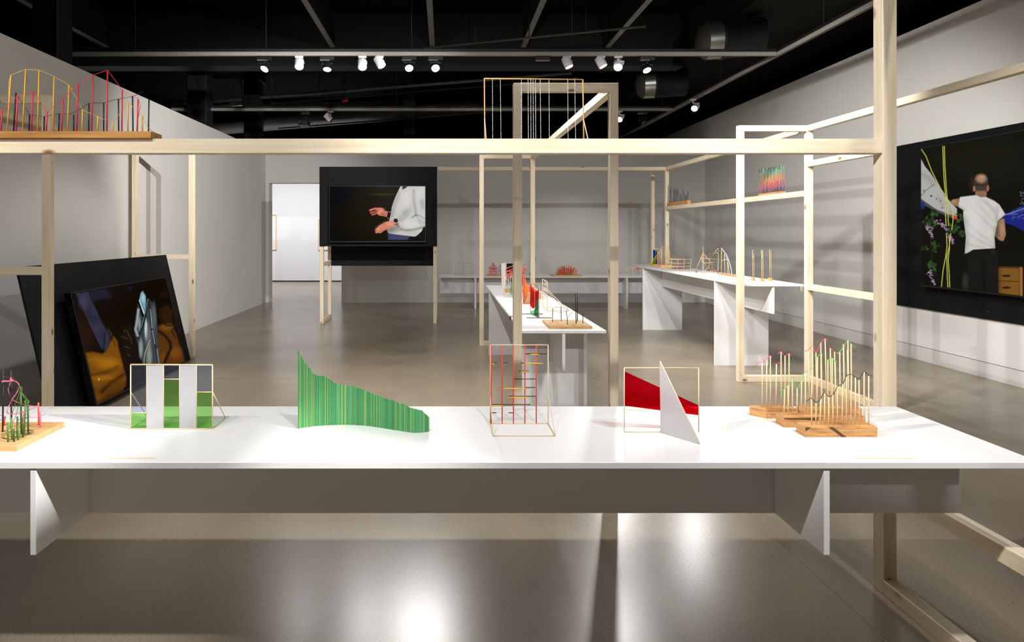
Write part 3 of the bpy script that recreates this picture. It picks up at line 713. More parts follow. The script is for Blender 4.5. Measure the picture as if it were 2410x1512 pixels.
def paint_hands(c):
    c.c[:] = lin((9,8,5)); c.ell(900, 600, 500, 420, (22,16,3), soft=1.0)
    c.ell(980, 262, 200, 18, (60,48,4), soft=1.0, a=.7); c.ell(250,250,160,160,(5,6,14),soft=1)
    c.line([(1400,1000),(1450,930),(1560,920),(1600,1000)], 30, (26,20,14), soft=20)
    c.poly([(1045,870),(1100,880),(1300,900),(1410,930),(1370,995),(1052,995)], (62,64,100), 8)
    c.dark([(1052,880),(1060,995)], 14, .6); c.line([(1100,960),(1380,965)], 6, (80,82,118), 8, .5)
    sw = [(1255,130),(1655,130),(1655,780),(1614,800),(1610,828),(1594,858),(1550,900),(1506,936),(1480,943),(1440,938),(1300,922),(1170,906),(1070,892),(1048,870),(1040,845),(1040,800),(1060,728),(1080,650),(1092,600),(1100,560),(1106,520),(1113,470),(1130,415),(1150,360),(1174,300),(1200,240),(1228,184)]
    keep = c.c.copy(); ins = np.clip(.5 - c.dist(sw)/6, 0, 1)
    c.c[:] = lin((204,202,196))
    c.mul(np.clip((1180-c.X)/160, 0, 1)*np.clip((c.Y-250)/300, 0, 1), .62)
    c.dark([(1465,200),(1462,280),(1472,380),(1490,480),(1505,590)], 4, .66, 50); c.dark([(1440,380),(1400,480),(1320,560)], 10, .84, 90)
    c.dark([(1380,520),(1300,600),(1240,650)], 40, .78, 80); c.dark([(1440,632),(1505,592)], 3, .5, 26); c.dark([(1505,592),(1570,606),(1645,655)], 2, .6, 22); c.dark([(1520,620),(1560,680),(1580,740)], 4, .8, 40); c.dark([(1380,600),(1300,650),(1250,700)], 4, .84, 40)
    c.dark([(1260,822),(1340,838),(1450,832),(1645,785)], 12, .5, 40); c.dark([(1090,830),(1200,800)], 60, .45, 60)
    c.dark([(1230,240),(1160,420),(1120,600)], 20, .75, 60); c.dark([(1600,360),(1620,470)], 18, .7, 60); c.dark([(1560,700),(1640,720)], 14, .75, 50)
    c.ell(1360, 330, 90, 160, (216,213,206), 1, .7); c.ell(1420, 740, 160, 60, (214,214,212), 1, .8); c.ell(1570,240,60,90,(216,216,214),1,.6)
    rib = .5+.5*np.sin(c.X*.42); hem = (c.Y > 838-(1250-c.X)*.06) & (c.X < 1620)
    c.mul(np.where(hem, rib*.8, 0), .72); cuff = (c.X > 1225) & (c.X < 1325) & (c.Y > 655) & (c.Y < 795); c.mul(np.where(cuff, (.5+.5*np.sin(c.Y*.55))*.5, 0), .8)
    c.mul(np.where(c.Y < 800, rng.random(c.X.size)*.25, 0), .75)
    c.line([(1265,180),(1300,205),(1400,190),(1450,150)], 8, (180,176,168), 14, .6)
    c.poly([(1285,128),(1375,128),(1330,165),(1278,182)], (44,40,58), 8); c.line([(1290,140),(1300,165)], 6, (90,90,90))
    c.c = keep*(1-ins)[:,None] + c.c*ins[:,None]
    skin = (204,118,98)
    c.poly([(1045,535),(1095,540),(1100,560),(1075,640),(1050,655),(1020,635)], (16,16,18), 8); c.line([(1060,538),(1100,550)], 5, (190,190,195), 4); c.ell(1052,650,7,7,(170,170,180))
    c.poly([(845,478),(935,474),(985,515),(1050,540),(1035,625),(975,612),(900,598),(870,560)], skin, 8)
    c.line([(762,517),(850,488)], 30, skin, 6); c.line([(772,558),(870,530)], 26, (186,98,76), 6); c.line([(796,590),(880,562)], 24, (196,104,82), 6)
    c.line([(892,558),(955,528)], 30, (226,138,112), 8); c.dark([(800,540),(880,515)], 5, .45, 10); c.dark([(810,572),(885,548)], 5, .45, 10); c.dark([(960,570),(1000,600)], 14, .7, 30)
    c.ell(950,500,40,20,(228,142,116),1,.6); c.ell(845,535,8,10,(120,90,130))
    c.poly([(1060,680),(1000,690),(900,745),(838,800),(845,815),(960,745)], (74,44,34), 12)
    c.poly([(1140,686),(1168,762),(1040,822),(985,850),(930,890),(908,884),(860,888),(842,866),(850,822),(905,770),(1000,712),(1070,690)], (214,128,104), 8)
    for a_, b_ in (((1000,742),(848,866)), ((1015,764),(880,886)), ((1040,792),(915,888))): c.dark([a_, b_], 4, .55, 9)
    c.line([(848,850),(838,832)], 14, (120,70,60), 8); c.ell(1080,735,60,30,(232,156,132),1,.7); c.ell(960,790,50,30,(226,140,116),1,.6)
    c.line([(893,812),(912,840)], 9, (220,220,225)); 
    c.poly([(1155,735),(1208,720),(1208,772),(1172,778)], (150,92,70), 6); c.line([(1172,768),(1206,764)], 6, (200,180,170))
    c.ell(1178,686,44,42,(170,172,176)); c.ell(1178,684,36,34,(24,27,34)); c.dark([(1210,720),(1222,780)], 12, .4, 16)
def paint_back_view(c):
    c.c[:] = lin((17,16,11)); c.ell(600,150,500,300,(24,23,15),1,.8)
    # white sheet and cords
    sh = [(60,195),(100,270),(150,330),(210,420),(280,540),(350,610),(386,650),(386,728),(300,692),(200,652),(60,556)]
    c.poly([(60,560),(200,650),(300,690),(384,728),(384,748),(240,692),(60,600)], (72,76,80), 6)
    c.poly(sh, (172,170,166), 5); c.dark([(70,340),(140,380),(180,432)], 20, .8, 40); c.line([(70,530),(120,480),(180,430)], 5, (90,86,80)); c.dark([(230,560),(280,640),(340,690)], 20, .85, 30)
    c.ell(92,488,9,11,(60,58,52)); c.ell(92,488,5,7,(168,166,162)); c.ell(155,535,8,10,(80,78,60)); c.ell(165,538,5,10,(100,100,70))
    for (px_, py_) in ((240,580),(205,560),(255,640),(290,600)): c.ell(px_,py_,7,9,(110,112,88))
    c.ell(82,620,16,34,(34,42,120)); c.poly([(330,696),(388,716),(386,748),(345,728)], (190,70,54), 5)
    rl = np.random.default_rng(3)
    for (px_, py_, n_, sp_) in ((150,765,26,60),(180,690,14,45),(330,820,26,60),(410,720,16,40),(430,875,9,28),(175,960,10,35),(120,1000,8,28),(180,1175,14,40),(150,1140,8,30),(200,1000,6,25)):
        for k in range(n_):
            ax_, ay_ = px_+rl.normal(0, sp_*.5), py_+rl.normal(0, sp_*.45); g_ = rl.integers(38, 92)
            th = rl.random()*3.14; ln_ = 12+rl.random()*14
            c.line([(ax_, ay_), (ax_+ln_*math.cos(th), ay_+ln_*math.sin(th))], 8+rl.random()*10, (int(g_*.62), g_, int(g_*.5)), 6)
    c.line([(150,900),(160,1000),(165,1060),(155,1120)], 5, (40,44,24), 6)
    for (p0_, p1_, n_) in (((130,800),(168,905),42),((205,745),(300,832),34),((312,878),(352,955),34),((140,1195),(182,1325),42)):
        for k in range(n_):
            f_ = rl.random(); ax_ = p0_[0]+(p1_[0]-p0_[0])*f_+rl.normal(0, 13*(1-f_)+4); ay_ = p0_[1]+(p1_[1]-p0_[1])*f_+rl.normal(0, 8); v_ = rl.integers(100, 185)
            c.ell(ax_, ay_, 7, 5, (v_, int(v_*.8), v_), .5)
    yl = (186,190,62)
    for ln_ in ([(70,120),(110,180),(160,310),(240,470),(290,540),(345,640),(352,750),(340,835)], [(260,92),(265,250),(272,400),(288,560),(284,700),(290,800)],
                [(275,92),(278,250),(290,450),(303,600),(308,740),(312,800)], [(292,870),(298,980),(285,1080),(262,1200),(248,1340)],
                [(330,870),(318,980),(295,1080),(300,1250),(305,1346)], [(318,900),(320,1000),(308,1100),(318,1240),(322,1346)]):
        c.line(ln_, 6, yl, 4); c.line([(a_+2, b_) for a_, b_ in ln_], 2, (226,228,120), 3, .6)
    # tarp
    c.poly([(800,700),(900,655),(983,618),(1300,480),(1300,1000),(983,850),(900,802),(800,768)], (28,36,116), 6)
    for k in range(60):
        f_ = rl.random(); ax_ = 830+f_*400; ay_ = 705+rl.normal(0, 30+f_*30)
        c.line([(ax_,ay_),(ax_+12+rl.random()*30, ay_-4-rl.random()*10)], 3, (110,124,200), 4, .6)
    c.line([(815,703),(880,685),(983,645)], 6, (150,160,215), 6, .8)
    for k in range(120): c.ell(945+rl.random()*260, 500+rl.random()*110, 4, 4, (120,125,140), .5, .7)
    # drawers
    c.poly([(752,1165),(972,1172),(972,1424),(752,1398)], (122,82,32), 5); c.poly([(752,1160),(972,1165),(972,1182),(752,1176)], (70,44,18), 5)
    c.line([(752,1290),(940,1300)], 8, (66,42,16)); c.line([(940,1180),(940,1420)], 6, (80,52,20)); c.line([(956,1176),(958,1420)], 18, (150,102,44), 6)
    for yy in (1246,1352): c.ell(825,yy,40,11,(44,30,16))
    c.dark([(752,1170),(754,1400)], 20, .5, 40)
    # person seen from behind
    c.ell(530,420,30,60,(40,34,28),1,.9)
    c.poly([(470,1050),(520,1012),(735,1002),(752,1100),(757,1392),(640,1384),(500,1356),(485,1200)], (24,23,21), 8); c.dark([(620,1100),(630,1380)], 8, .6, 30)
    c.line([(520,1012),(735,1004)], 22, (14,14,14), 6); c.ell(708,1026,18,22,(34,34,36)); c.ell(462,1300,26,70,(60,62,56),1,.5)
    sk = (150,112,86)
    c.poly([(330,592),(350,566),(408,558),(402,625),(384,628),(336,604)], sk, 6); c.ell(360,585,25,14,(170,130,104),1,.7)
    c.poly([(738,760),(806,735),(822,880),(800,936),(770,932),(724,892),(736,820)], sk, 6); c.ell(790,830,20,70,(176,138,112),1,.7); c.dark([(735,800),(745,880)], 18, .6, 30)
    c.poly([(552,470),(652,465),(650,550),(600,540),(550,530)], (140,102,78), 6)
    sh = [(413,546),(470,538),(555,528),(600,545),(645,545),(720,580),(762,612),(817,700),(745,764),(736,820),(720,900),(727,1000),(530,1012),(480,1042),(456,1048),(466,900),(446,740),(442,660),(398,632)]
    c.poly(sh, (204,202,195), 6)
    for ln_, k_ in (([(600,560),(700,640),(735,730)], .86), ([(520,640),(620,740),(715,830)], .85), ([(470,760),(560,850),(690,950)], .84), ([(500,880),(600,940),(700,990)], .82), ([(560,600),(640,680),(720,770)], .88), ([(640,580),(730,680)], .88), ([(480,960),(560,985),(640,1000)], .85)):
        c.dark(ln_, 8, k_, 26)
    c.dark([(452,740),(468,900),(462,1030)], 16, .72, 50); c.dark([(735,820),(722,1000)], 16, .7, 40); c.dark([(745,762),(816,702)], 6, .75, 20); c.dark([(400,630),(445,660)], 8, .7, 26); c.dark([(745,640),(742,760)], 8, .78, 30)
    c.ell(540,760,60,150,(216,214,208),1,.5)
    c.ell(600,415,66,68,(58,48,42),.12); c.poly([(540,450),(660,450),(650,490),(552,490)], (70,58,50), 14)
    c.ell(602,380,44,36,(168,130,104),.8); c.ell(610,364,20,11,(190,154,128),1,.7)
    c.ell(539,470,11,26,(164,104,78)); c.ell(662,466,11,28,(160,100,74))
def paint_shoe(c):
    c.c[:] = lin((16,8,3)); c.ell(260,700,120,220,(38,18,8),1,.8)
    c.poly([(290,905),(380,895),(480,918),(520,880),(600,720),(640,770),(655,850),(690,980),(742,1170),(735,1260),(690,1340),(560,1400),(420,1475),(380,1300),(330,1060)], (116,70,10), 24)
    c.ell(540,1020,120,60,(168,108,14),1,.7); c.ell(420,980,90,40,(150,94,12),1,.6); c.ell(500,1180,120,30,(160,100,20),1,.6)
    c.dark([(360,1150),(520,1120),(640,1060)], 14, .55, 40); c.dark([(470,1340),(560,1240),(720,1140)], 26, .35, 30); c.dark([(400,1330),(560,1300),(700,1250)], 60, .6, 80); c.dark([(420,1475),(560,1380),(700,1330)], 40, .35, 60); c.ell(438,1198,10,12,(210,160,70),1)
    c.poly([(1095,700),(1095,610),(1150,575),(1245,568),(1300,700),(1392,1000),(1320,1045),(1115,1022),(1090,850)], (84,48,10), 24); c.ell(1190,620,60,30,(120,76,18),1,.7); c.ell(1290,900,70,60,(124,74,16),1,.7); c.ell(1150,960,40,60,(110,66,14),1,.7)
    c.poly([(1105,420),(1200,370),(1262,440),(1245,560),(1150,585),(1110,500)], (44,24,8), 30); c.ell(1165,250,40,40,(40,16,8),1,.8)
    c.line([(1100,660),(1180,715),(1232,790),(1238,850),(1190,960),(1170,1010)], 34, (34,20,8), 16); c.line([(1115,430),(1140,540),(1190,600),(1240,600)], 16, (26,14,6), 12); c.line([(1300,560),(1250,660),(1290,740)], 14, (40,22,8), 16)
    c.poly([(180,240),(320,222),(368,340),(430,470),(480,580),(545,690),(560,765),(522,892),(460,842),(360,640),(270,440)], (46,46,64), 14)
    c.dark([(330,500),(440,540)], 30, .72, 60); c.dark([(300,300),(340,480),(470,720)], 12, .8, 40); c.dark([(505,680),(490,860)], 8, .4, 20); c.ell(270,340,50,70,(62,62,86),1,.6); c.ell(420,620,40,50,(58,56,76),1,.5)
    c.line([(545,650),(575,690),(560,730)], 26, (48,36,30), 16); c.line([(585,730),(622,825)], 8, (20,12,8), 6)
    c.poly([(320,215),(520,195),(585,290),(470,300),(370,330)], (30,27,42), 40); c.ell(780,180,24,30,(18,18,44),1,.8)
    c.poly([(700,640),(800,540),(840,700),(880,860),(930,1028),(720,1100),(690,900)], (22,13,6), 30)
    for ln_ in ([(720,640),(722,670)], [(690,718),(760,750)], [(725,830),(780,848)], [(758,920),(790,944)], [(745,650),(790,740),(805,800)]): c.line(ln_, 5, (96,88,44), 8, .7)
    sh = [(872,358),(905,470),(945,545),(960,430),(985,290),(1035,350),(1078,470),(1088,620),(1092,760),(1118,1028),(928,1028),(900,930),(868,800),(835,680),(838,560),(858,440)]
    c.poly(sh, (58,64,66), 12)
    c.dark([(985,300),(940,560),(870,740)], 18, .15, 16); c.line([(985,300),(950,470),(910,620)], 5, (150,170,176), 6, .7)
    c.poly([(903,240),(925,214),(958,270),(962,330),(948,452),(938,472),(886,318)], (120,165,178), 10); c.line([(888,318),(940,468)], 7, (220,238,240), 5); c.line([(905,330),(945,430)], 4, (40,60,70), 4); c.ell(930,290,14,40,(160,205,215),1,.8)
    c.line([(878,420),(862,560),(845,640),(870,710)], 16, (170,186,192), 24); c.ell(888,580,14,70,(140,156,162),1,.8); c.ell(962,640,14,90,(220,228,232),1,.95); c.ell(905,850,20,90,(150,160,160),1,.8); c.ell(985,700,30,120,(120,128,128),1,.5); c.ell(1050,500,22,130,(84,96,96),1,.9)
    c.dark([(1000,330),(1020,620),(1075,860),(1098,1028)], 10, .3, 14); c.line([(1012,420),(1030,640),(1060,800)], 6, (190,200,196), 8, .7); c.ell(1026,640,12,9,(20,20,20))
    for k in range(26):
        f_ = k/25; c.ell(940+70*f_**1.6, 1015-250*f_**.8, 6, 5, (160,166,150), .8, .9); c.ell(968+48*f_**1.4, 1015-215*f_**.8, 5, 4, (130,136,120), .8, .8)
    c.ell(1000,940,26,100,(150,156,146),1,.7); c.line([(1085,860),(1106,1020)], 10, (150,156,150), 10, .7)

# board and television with the hands, on the middle stand
MB().box((A4-.004, Yd-.02, 1.262), (B4+.004, Yd-.002, ZTOP), .001).build('display_board', M['black'], label='black board on the pine stand behind the hands video', cat='board', group='black display boards')
MB().box((A4+.06, Ye-.004, .905), (B4-.058, Ye+.014, 2.4), .001).build('display_board', M['black'], label='black board on the back of the stand, below the hands video', cat='board', group='black display boards')
def tv_flat(label, xa, xb, za, zb, yf, paint, crop):
    t = thing('television', ((xa+xb)/2, yf, za), label, 'television', 'wide screens')
    MB().box((xa, yf, za), (xb, yf+.05, zb), .003).build('casing', M['bezel'], t)
    bz = .012; nu, nv = 310, 176
    U, V = np.meshgrid(np.linspace(xa+bz, xb-bz, nu), np.linspace(za+bz+.01, zb-bz, nv))
    pts = np.stack([U.ravel(), np.full(U.size, yf-.0015), V.ravel()], 1)
    screen_mesh('screen', pts, nu, nv, paint, crop, t)
    MB().box((xa+.3, yf+.05, za+.2), (xb-.3, Yd-.021, zb-.2)).build('wall_mount', M['lampblack'], t)
    return t
q0 = P(774.5, 571, 10.06); q1 = P(1002.5, 437, 10.06)
tv_flat('television on the middle stand showing two hands and a light grey sweater', q0.x, q1.x, q0.z, q1.z, 10.06, paint_hands, (760, 420, 6.871))
# leaning board and television by the left wall
TH = math.atan2(.288, 1.232); ux = Vector((-math.sin(TH), 0, math.cos(TH))); nx = Vector((math.cos(TH), 0, math.sin(TH)))
def lean(s_, off, Y): v = Vector((-2.96, 0, 0)) + ux*s_ + nx*off; return Vector((v.x, Y, v.z))
MB().slab([lean(.006,0,4.72), lean(1.265,0,4.72), lean(1.265,-.018,4.72), lean(.006,-.018,4.72)], (0,2.53,0)).build('display_board', M['black'], label='large black board leaning back against the left frame', cat='board', group='black display boards')
t = thing('television', lean(.03,.04,6.0), 'television on the leaning board showing a black leather shoe', 'television', 'wide screens')
MB().slab([lean(.035,.092,5.14), lean(1.005,.092,5.14), lean(1.005,.04,5.14), lean(.035,.04,5.14)], (0,1.765,0)).build('casing', M['bezel'], t)
MB().slab([lean(.3,.04,5.6), lean(.7,.04,5.6), lean(.7,0.001,5.6), lean(.3,0.001,5.6)], (0,.8,0)).build('wall_mount', M['lampblack'], t)
nu, nv = 280, 200
U, V = np.meshgrid(np.linspace(5.152, 6.893, nu), np.linspace(.05, .993, nv))
pts = np.array([0,0,0.]) + np.array(lean(0,.0935,0))[None,:] + V.reshape(-1,1)*np.array(ux)[None,:] + U.reshape(-1,1)*np.array([[0,1.,0]])
screen_mesh('screen', pts, nu, nv, paint_shoe, (140, 640, 4.725), t)
# wall board and television on the right wall
wb = MB().box((XR-.03, 3.9, .61), (XR-.002, 7.72, 2.545), .001).build('display_board', M['black'], label='large black board mounted on the right wall', cat='board', group='black display boards')
for (Y, Z) in ((7.4,2.47),(6.3,2.47),(7.4,.69),(6.3,.69),(5.2,2.47),(5.2,.69)): MB().lathe((XR-.03, Y, Z), (-1,0,0), [(0,.012),(.002,.012),(.003,0)], 10).build('screw', M['blacksteel'], wb)
t = thing('television', (5.45, 5.6, .89), 'huge television on the right wall showing a man in a white shirt from behind', 'television', 'wide screens')
MB().box((5.402, 4.24, .885), (5.46, 7.035, 2.452), .003).build('casing', M['bezel'], t)
MB().box((5.46, 4.9, 1.2), (XR-.031, 6.4, 2.1)).build('wall_mount', M['lampblack'], t)
yv = np.concatenate([np.linspace(7.022, 5.70, 265), np.linspace(5.69, 4.255, 60)]); zv = np.linspace(.90, 2.438, 310)
U, V = np.meshgrid(yv, zv); pts = np.stack([np.full(U.size, 5.4005), U.ravel(), V.ravel()], 1)
screen_mesh('screen', pts, yv.size, zv.size, paint_back_view, (2150, 320, 3.7808), t)

# outlet on the right wall, framed pictures in the bright room
q = 5.55*F/(1845.5-CX)
t = thing('wall_outlet', (XR, q, .35), 'white electrical outlet plate low on the right wall', 'outlet')
MB().box((XR-.006, q-.037, .335), (XR, q+.037, .45), .002).build('cover_plate', M['lampwhite'], t)
for z in (.37, .415): MB().box((XR-.0075, q-.012, z-.012), (XR-.006, q+.012, z+.012)).build('socket', M['base'], t)
for i, (x0, x1, y0, y1) in enumerate([(585, 650.5, 505, 588.5), (748.5, 812, 517, 589)]):
    a = P(x0, y1, 18.68); b = P(x1, y0, 18.68)
    t = thing('framed_drawing', (a.x, 18.68, a.z), ['thin framed pale drawing cut by the left edge of the doorway', 'thin framed pale drawing half hidden behind the black board'][i], 'framed drawing', 'drawings in the bright room')
    f = .02
    for (p0, p1) in (((a.x, a.z), (b.x, a.z+f)), ((a.x, b.z-f), (b.x, b.z)), ((a.x, a.z+f), (a.x+f, b.z-f)), ((b.x-f, a.z+f), (b.x, b.z-f))):
        MB().box((p0[0], 18.655, p0[1]), (p1[0], 18.699, p1[1]), .002).build('frame_bar', M['bass'], t)
    MB().box((a.x+f, 18.68, a.z+f), (b.x-f, 18.698, b.z-f)).build('sheet', M['wallwhite'], t)
    cx_ = b.x-.2; cz = (a.z+b.z)/2
    MB().box((cx_-.06, 18.677, cz-.12), (cx_+.05, 18.68, cz+.1)).build('drawn_mark', plain('faint_pencil', (214,204,196)), t)

# ------------------------------------------------------------------ sculptures: shared bits
def crop(x0, y0, s):
    return lambda cx, cy: (x0 + cx/s, y0 + cy/s)
def depth_on(h, y): return h*F/(y-CY)
def rod(t, a, b, r, mat, name='rod', n=6): return MB().tube([a, b], r, n).build(name, mat, t)
def curve(pts, sub=5):
    """Catmull-Rom through points"""
    pts = [Vector(p) for p in pts]; out = []
    for i in range(len(pts)-1):
        p0 = pts[max(i-1,0)]; p1 = pts[i]; p2 = pts[i+1]; p3 = pts[min(i+2,len(pts)-1)]
        for k in range(sub):
            u = k/sub
            out.append(.5*((2*p1)+(p2-p0)*u+(2*p0-5*p1+4*p2-p3)*u*u+(3*p1-p0-3*p2+p3)*u**3))
    out.append(pts[-1]); return out
HN = .69; ZN = .81      # near and middle tables: top below the eye, height

# ---- plank of thread curves on the near beam
c = crop(0, 150, 6.025)
t = thing('thread_graph', (-1.5, 2.6, 1.886), 'wooden plank of yellow, red and black sticks joined by threads on the beam', 'sculpture')
MB().box((-1.95, 2.55, 1.886), (-1.205, 2.65, 1.914), .001).build('plank', M['oak'], t)
rows = {'yellow': (2.585, [(100,157,160),(320,365,80),(532,555,90),(748,768,180),(957,977,303),(1163,1170,655),(1380,1387,752),(1595,1597,842),(1812,1815,540),(2018,2020,742)]),
        'crimson': (2.567, [(-190,-175,800),(15,30,655),(228,252,460),(445,467,397),(655,670,685),(872,895,505),(1088,1110,280),(1297,1322,160),(1515,1525,92),(1727,1735,375),(1945,1958,500)]),
        'ink': (2.625, [(190,225,410),(410,420,725),(622,628,750),(833,840,710),(1045,1045,725),(1257,1262,560),(1470,1470,555),(1683,1680,500),(1887,1880,465),(2105,2112,510)])}
thr = {'yellow': 'yellowthread', 'crimson': 'crimson', 'ink': 'blackthread'}
for kname, (d_, L) in rows.items():
    tops = []
    for (bx, tx, ty) in L:
        top = P(*c(tx, ty), d_); bot = P(*c(bx, 960), d_); bot.z = 1.912; tops.append(top)
        rod(t, bot, top, .0028, M[kname], 'stick')
    if kname == 'yellow': tops = [P(*c(120,445),d_), P(*c(130,240),d_)] + tops + [P(*c(2070,860),d_), P(*c(2100,910),d_), P(*c(2200,980),2.62), P(*c(2255,1050),2.64)]
    if kname == 'crimson': tops = tops + [P(*c(1990,590),d_), P(*c(1965,740),d_), P(*c(1940,850),d_)]
    if kname == 'ink': tops = tops[:4] + [P(*c(970,722),d_), P(*c(1100,670),d_)] + tops[5:9] + [P(*c(1960,430),d_), P(*c(2030,395),d_)]
    MB().tube(tops, .0011, 4).build('thread', M[thr[kname]], t)

# ---- stringed frame on the near beam
c = crop(1120, 170, 6.694); d_ = 2.612
t = thing('stringed_frame', P(*c(900,1040), d_), 'honey-coloured wooden frame strung with white threads on the beam', 'sculpture')
zt = 1.886
def onbeam(cx, d): 
    p = P(*c(cx, 1040), d); p.z = zt; return p
TLp, TRp = P(*c(134,100), d_), P(*c(1685,116), d_)
rod(t, onbeam(142, d_), TLp, .0028, M['brass'], 'side_rod'); rod(t, onbeam(1700, d_), TRp, .0028, M['brass'], 'side_rod')
rod(t, TLp, TRp, .0028, M['brass'], 'top_rod')
rod(t, onbeam(142, d_)+Vector((0,0,.003)), onbeam(1700, d_)+Vector((0,0,.003)), .0028, M['brass'], 'bottom_rod')
rod(t, P(*c(138,730), d_), onbeam(162, 2.575), .0022, M['bass'], 'strut'); rod(t, P(*c(1692,730), d_), onbeam(1765, 2.572), .0022, M['bass'], 'strut')
for (a, b) in ((262,265),(385,397),(718,718),(822,828),(865,868),(900,908),(938,945),(1013,1023),(1152,1158),(1448,1453),(1558,1572)):
    pa = P(*c(a,98), d_); pb = onbeam(b, d_)
    st = MB().tube([pa, pb], .0009, 5).build('string', M['string'], t)
    bd = MB()
    for k in range(6):
        f = .12+.15*k+random.uniform(-.03,.03); q = pa.lerp(pb, f); bd.tube([q, q+Vector((0,0,-.002))], .0015, 5)
    bd.build('knots', M['ink'], st)

# ---- pink and green garden of sticks at the left end of the near table
c = crop(0, 860, 7.2)
t = thing('stick_garden', (-1.48, 2.07, ZN), 'wooden board with pink, black and green sticks tangled in wire', 'sculpture')
MB().box((-1.66, 1.947, ZN), (-1.341, 2.191, ZN+.0185), .0012).build('board', M['board'], t)
HB = HN-.0185
def gs(bx, by, tx, ty, mat, r=.0026):
    px_, py_ = c(bx, by); d_ = depth_on(HB, py_); a = P(px_, py_, d_); b = P(*c(tx, ty), d_); rod(t, a, b, r, M[mat], 'stick'); return b, d_
for a in ((45,1135,60,75,'ink'),(195,1125,186,75,'ink'),(72,1020,76,880,'red'),(658,1020,650,635,'coral'),(685,1055,682,790,'pinkwire'),(398,1055,400,785,'pinkwire'),
          (137,1305,130,970,'green'),(208,1270,185,890,'green'),(237,1300,235,1090,'darkgreen'),(295,1230,295,870,'darkgreen'),(308,1270,305,1010,'green'),(360,1160,352,370,'green'),
          (387,1225,375,880,'darkgreen'),(408,1180,437,590,'green'),(480,1180,472,595,'darkgreen')): gs(*a)
def wirec(pts, d_, r, mat, name='wire'): MB().tube(curve([P(*c(*p), d_ + (p[0]%7-3)*.004) for p in pts], 5), r, 5).build(name, M[mat], t)
wirec([(40,275),(120,277),(220,268),(290,290),(325,350),(300,440),(210,575),(165,660),(120,770),(150,820),(260,825),(400,790),(640,700)], 2.07, .0014, 'pinkwire')
wirec([(195,215),(165,320),(140,420),(185,560),(210,585),(300,630),(420,670),(560,695),(650,700),(740,780),(760,830),(690,860),(560,890),(490,870)], 2.09, .0010, 'pinkwire')
wirec([(60,185),(100,205),(190,180),(210,150),(180,200)], 2.06, .0012, 'purple'); wirec([(195,215),(180,235),(215,265),(60,272),(38,280)], 2.06, .0026, 'pinkwire')
wirec([(205,190),(260,250),(350,370)], 2.08, .0008, 'darkgreen'); wirec([(352,420),(280,600),(205,830)], 2.06, .0009, 'green'); wirec([(350,450),(300,740),(250,900),(150,1080)], 2.04, .0008, 'darkgreen')
wirec([(352,440),(400,530),(437,590)], 2.05, .001, 'green'); wirec([(360,450),(430,540),(472,595)], 2.05, .001, 'green'); wirec([(352,370),(375,380),(340,400),(372,420),(345,440)], 2.05, .0016, 'green')
wirec([(437,590),(420,630),(450,640)], 2.05, .0018, 'green'); wirec([(472,595),(492,625),(462,640)], 2.05, .0018, 'green')
wirec([(60,490),(20,500),(25,550),(100,585),(190,570),(220,520),(160,485),(100,500)], 2.08, .0008, 'wire'); wirec([(80,305),(170,375),(240,440),(280,430),(275,340),(160,300)], 2.09, .0008, 'wire')
wirec([(270,890),(330,925),(420,900),(490,850),(430,830),(400,860),(470,930),(420,990)], 2.03, .0008, 'darkgreen'); wirec([(0,850),(60,860),(100,890),(70,930),(0,930)], 2.05, .0008, 'wire')
for (cx_, cy_, rx, ry, mt) in ((300,1190,.045,.04,'darkgreen'),(260,1210,.032,.028,'green'),(330,1170,.036,.03,'darkgreen')):
    px_, py_ = c(cx_, cy_); d_ = depth_on(HB, py_); q = P(px_, py_, d_)
    MB().tube([q+Vector((rx*math.cos(k*math.pi/12), ry*math.sin(k*math.pi/12), .004+.003*math.sin(k*math.pi/5))) for k in range(25)], .0008, 5).build('wire_ring', M[mt], t)

# ---- acrylic window frame
c = crop(0, 800, 4.304); d_ = 2.169
t = thing('acrylic_screen', P(403, 1010.5, d_), 'little wooden frame with green, clear and frosted white panes', 'sculpture')
def pc(cx, cy, d=None): return P(*c(cx, cy), d or d_)
zb = ZN+.002
def foot(p): q = p.copy(); q.z = zb; return q
r_ = .0021
FR = {'L': 1324, 'R': 2152}
rod(t, foot(pc(FR['L'],905)), pc(FR['L'],252), r_, M['bass'], 'frame_rod'); rod(t, foot(pc(FR['R'],905)), pc(FR['R'],256), r_, M['bass'], 'frame_rod')
rod(t, pc(FR['L'],252), pc(FR['R'],256), r_*1.25, M['bass'], 'frame_rod'); rod(t, foot(pc(FR['L'],905)), foot(pc(FR['R'],905)), r_, M['bass'], 'frame_rod')
for X in (1485,1658,1818,1990): rod(t, foot(pc(X,905)), pc(X,256), r_*.6, M['bass'], 'divider')
def pane(x0, x1, y0, y1, mat):
    a = pc(x0, y1); b = pc(x1, y0); a.z = max(a.z, zb+.002)
    MB().box((a.x, d_-.001, a.z), (b.x, d_+.001, b.z)).build('pane', M[mat], t)
pane(1332,1481,262,738,'a_clear'); pane(1332,1481,744,905,'a_green'); pane(1489,1654,262,905,'a_white'); pane(1663,1814,262,395,'a_clear'); pane(1663,1814,405,905,'a_green')
pane(1822,1986,262,905,'a_white'); pane(1995,2145,262,526,'a_clear'); pane(1995,2145,536,905,'a_green')
for (x0, x1, y) in ((1332,1481,741),(1663,1814,400),(1995,2145,531)): rod(t, pc(x0,y), pc(x1,y), r_*.8, M['bass'], 'divider')
dB = 2.295
for X in (FR['L'], FR['R']):
    p = pc(X, 528); q = Vector((p.x, dB, zb)); rod(t, p, q, r_*.8, M['bass'], 'strut'); rod(t, foot(p), q, r_*.7, M['bass'], 'strut')
rod(t, Vector((pc(FR['L'],528).x, dB, zb)), Vector((pc(FR['R'],528).x, dB, zb)), r_*.8, M['bass'], 'strut')

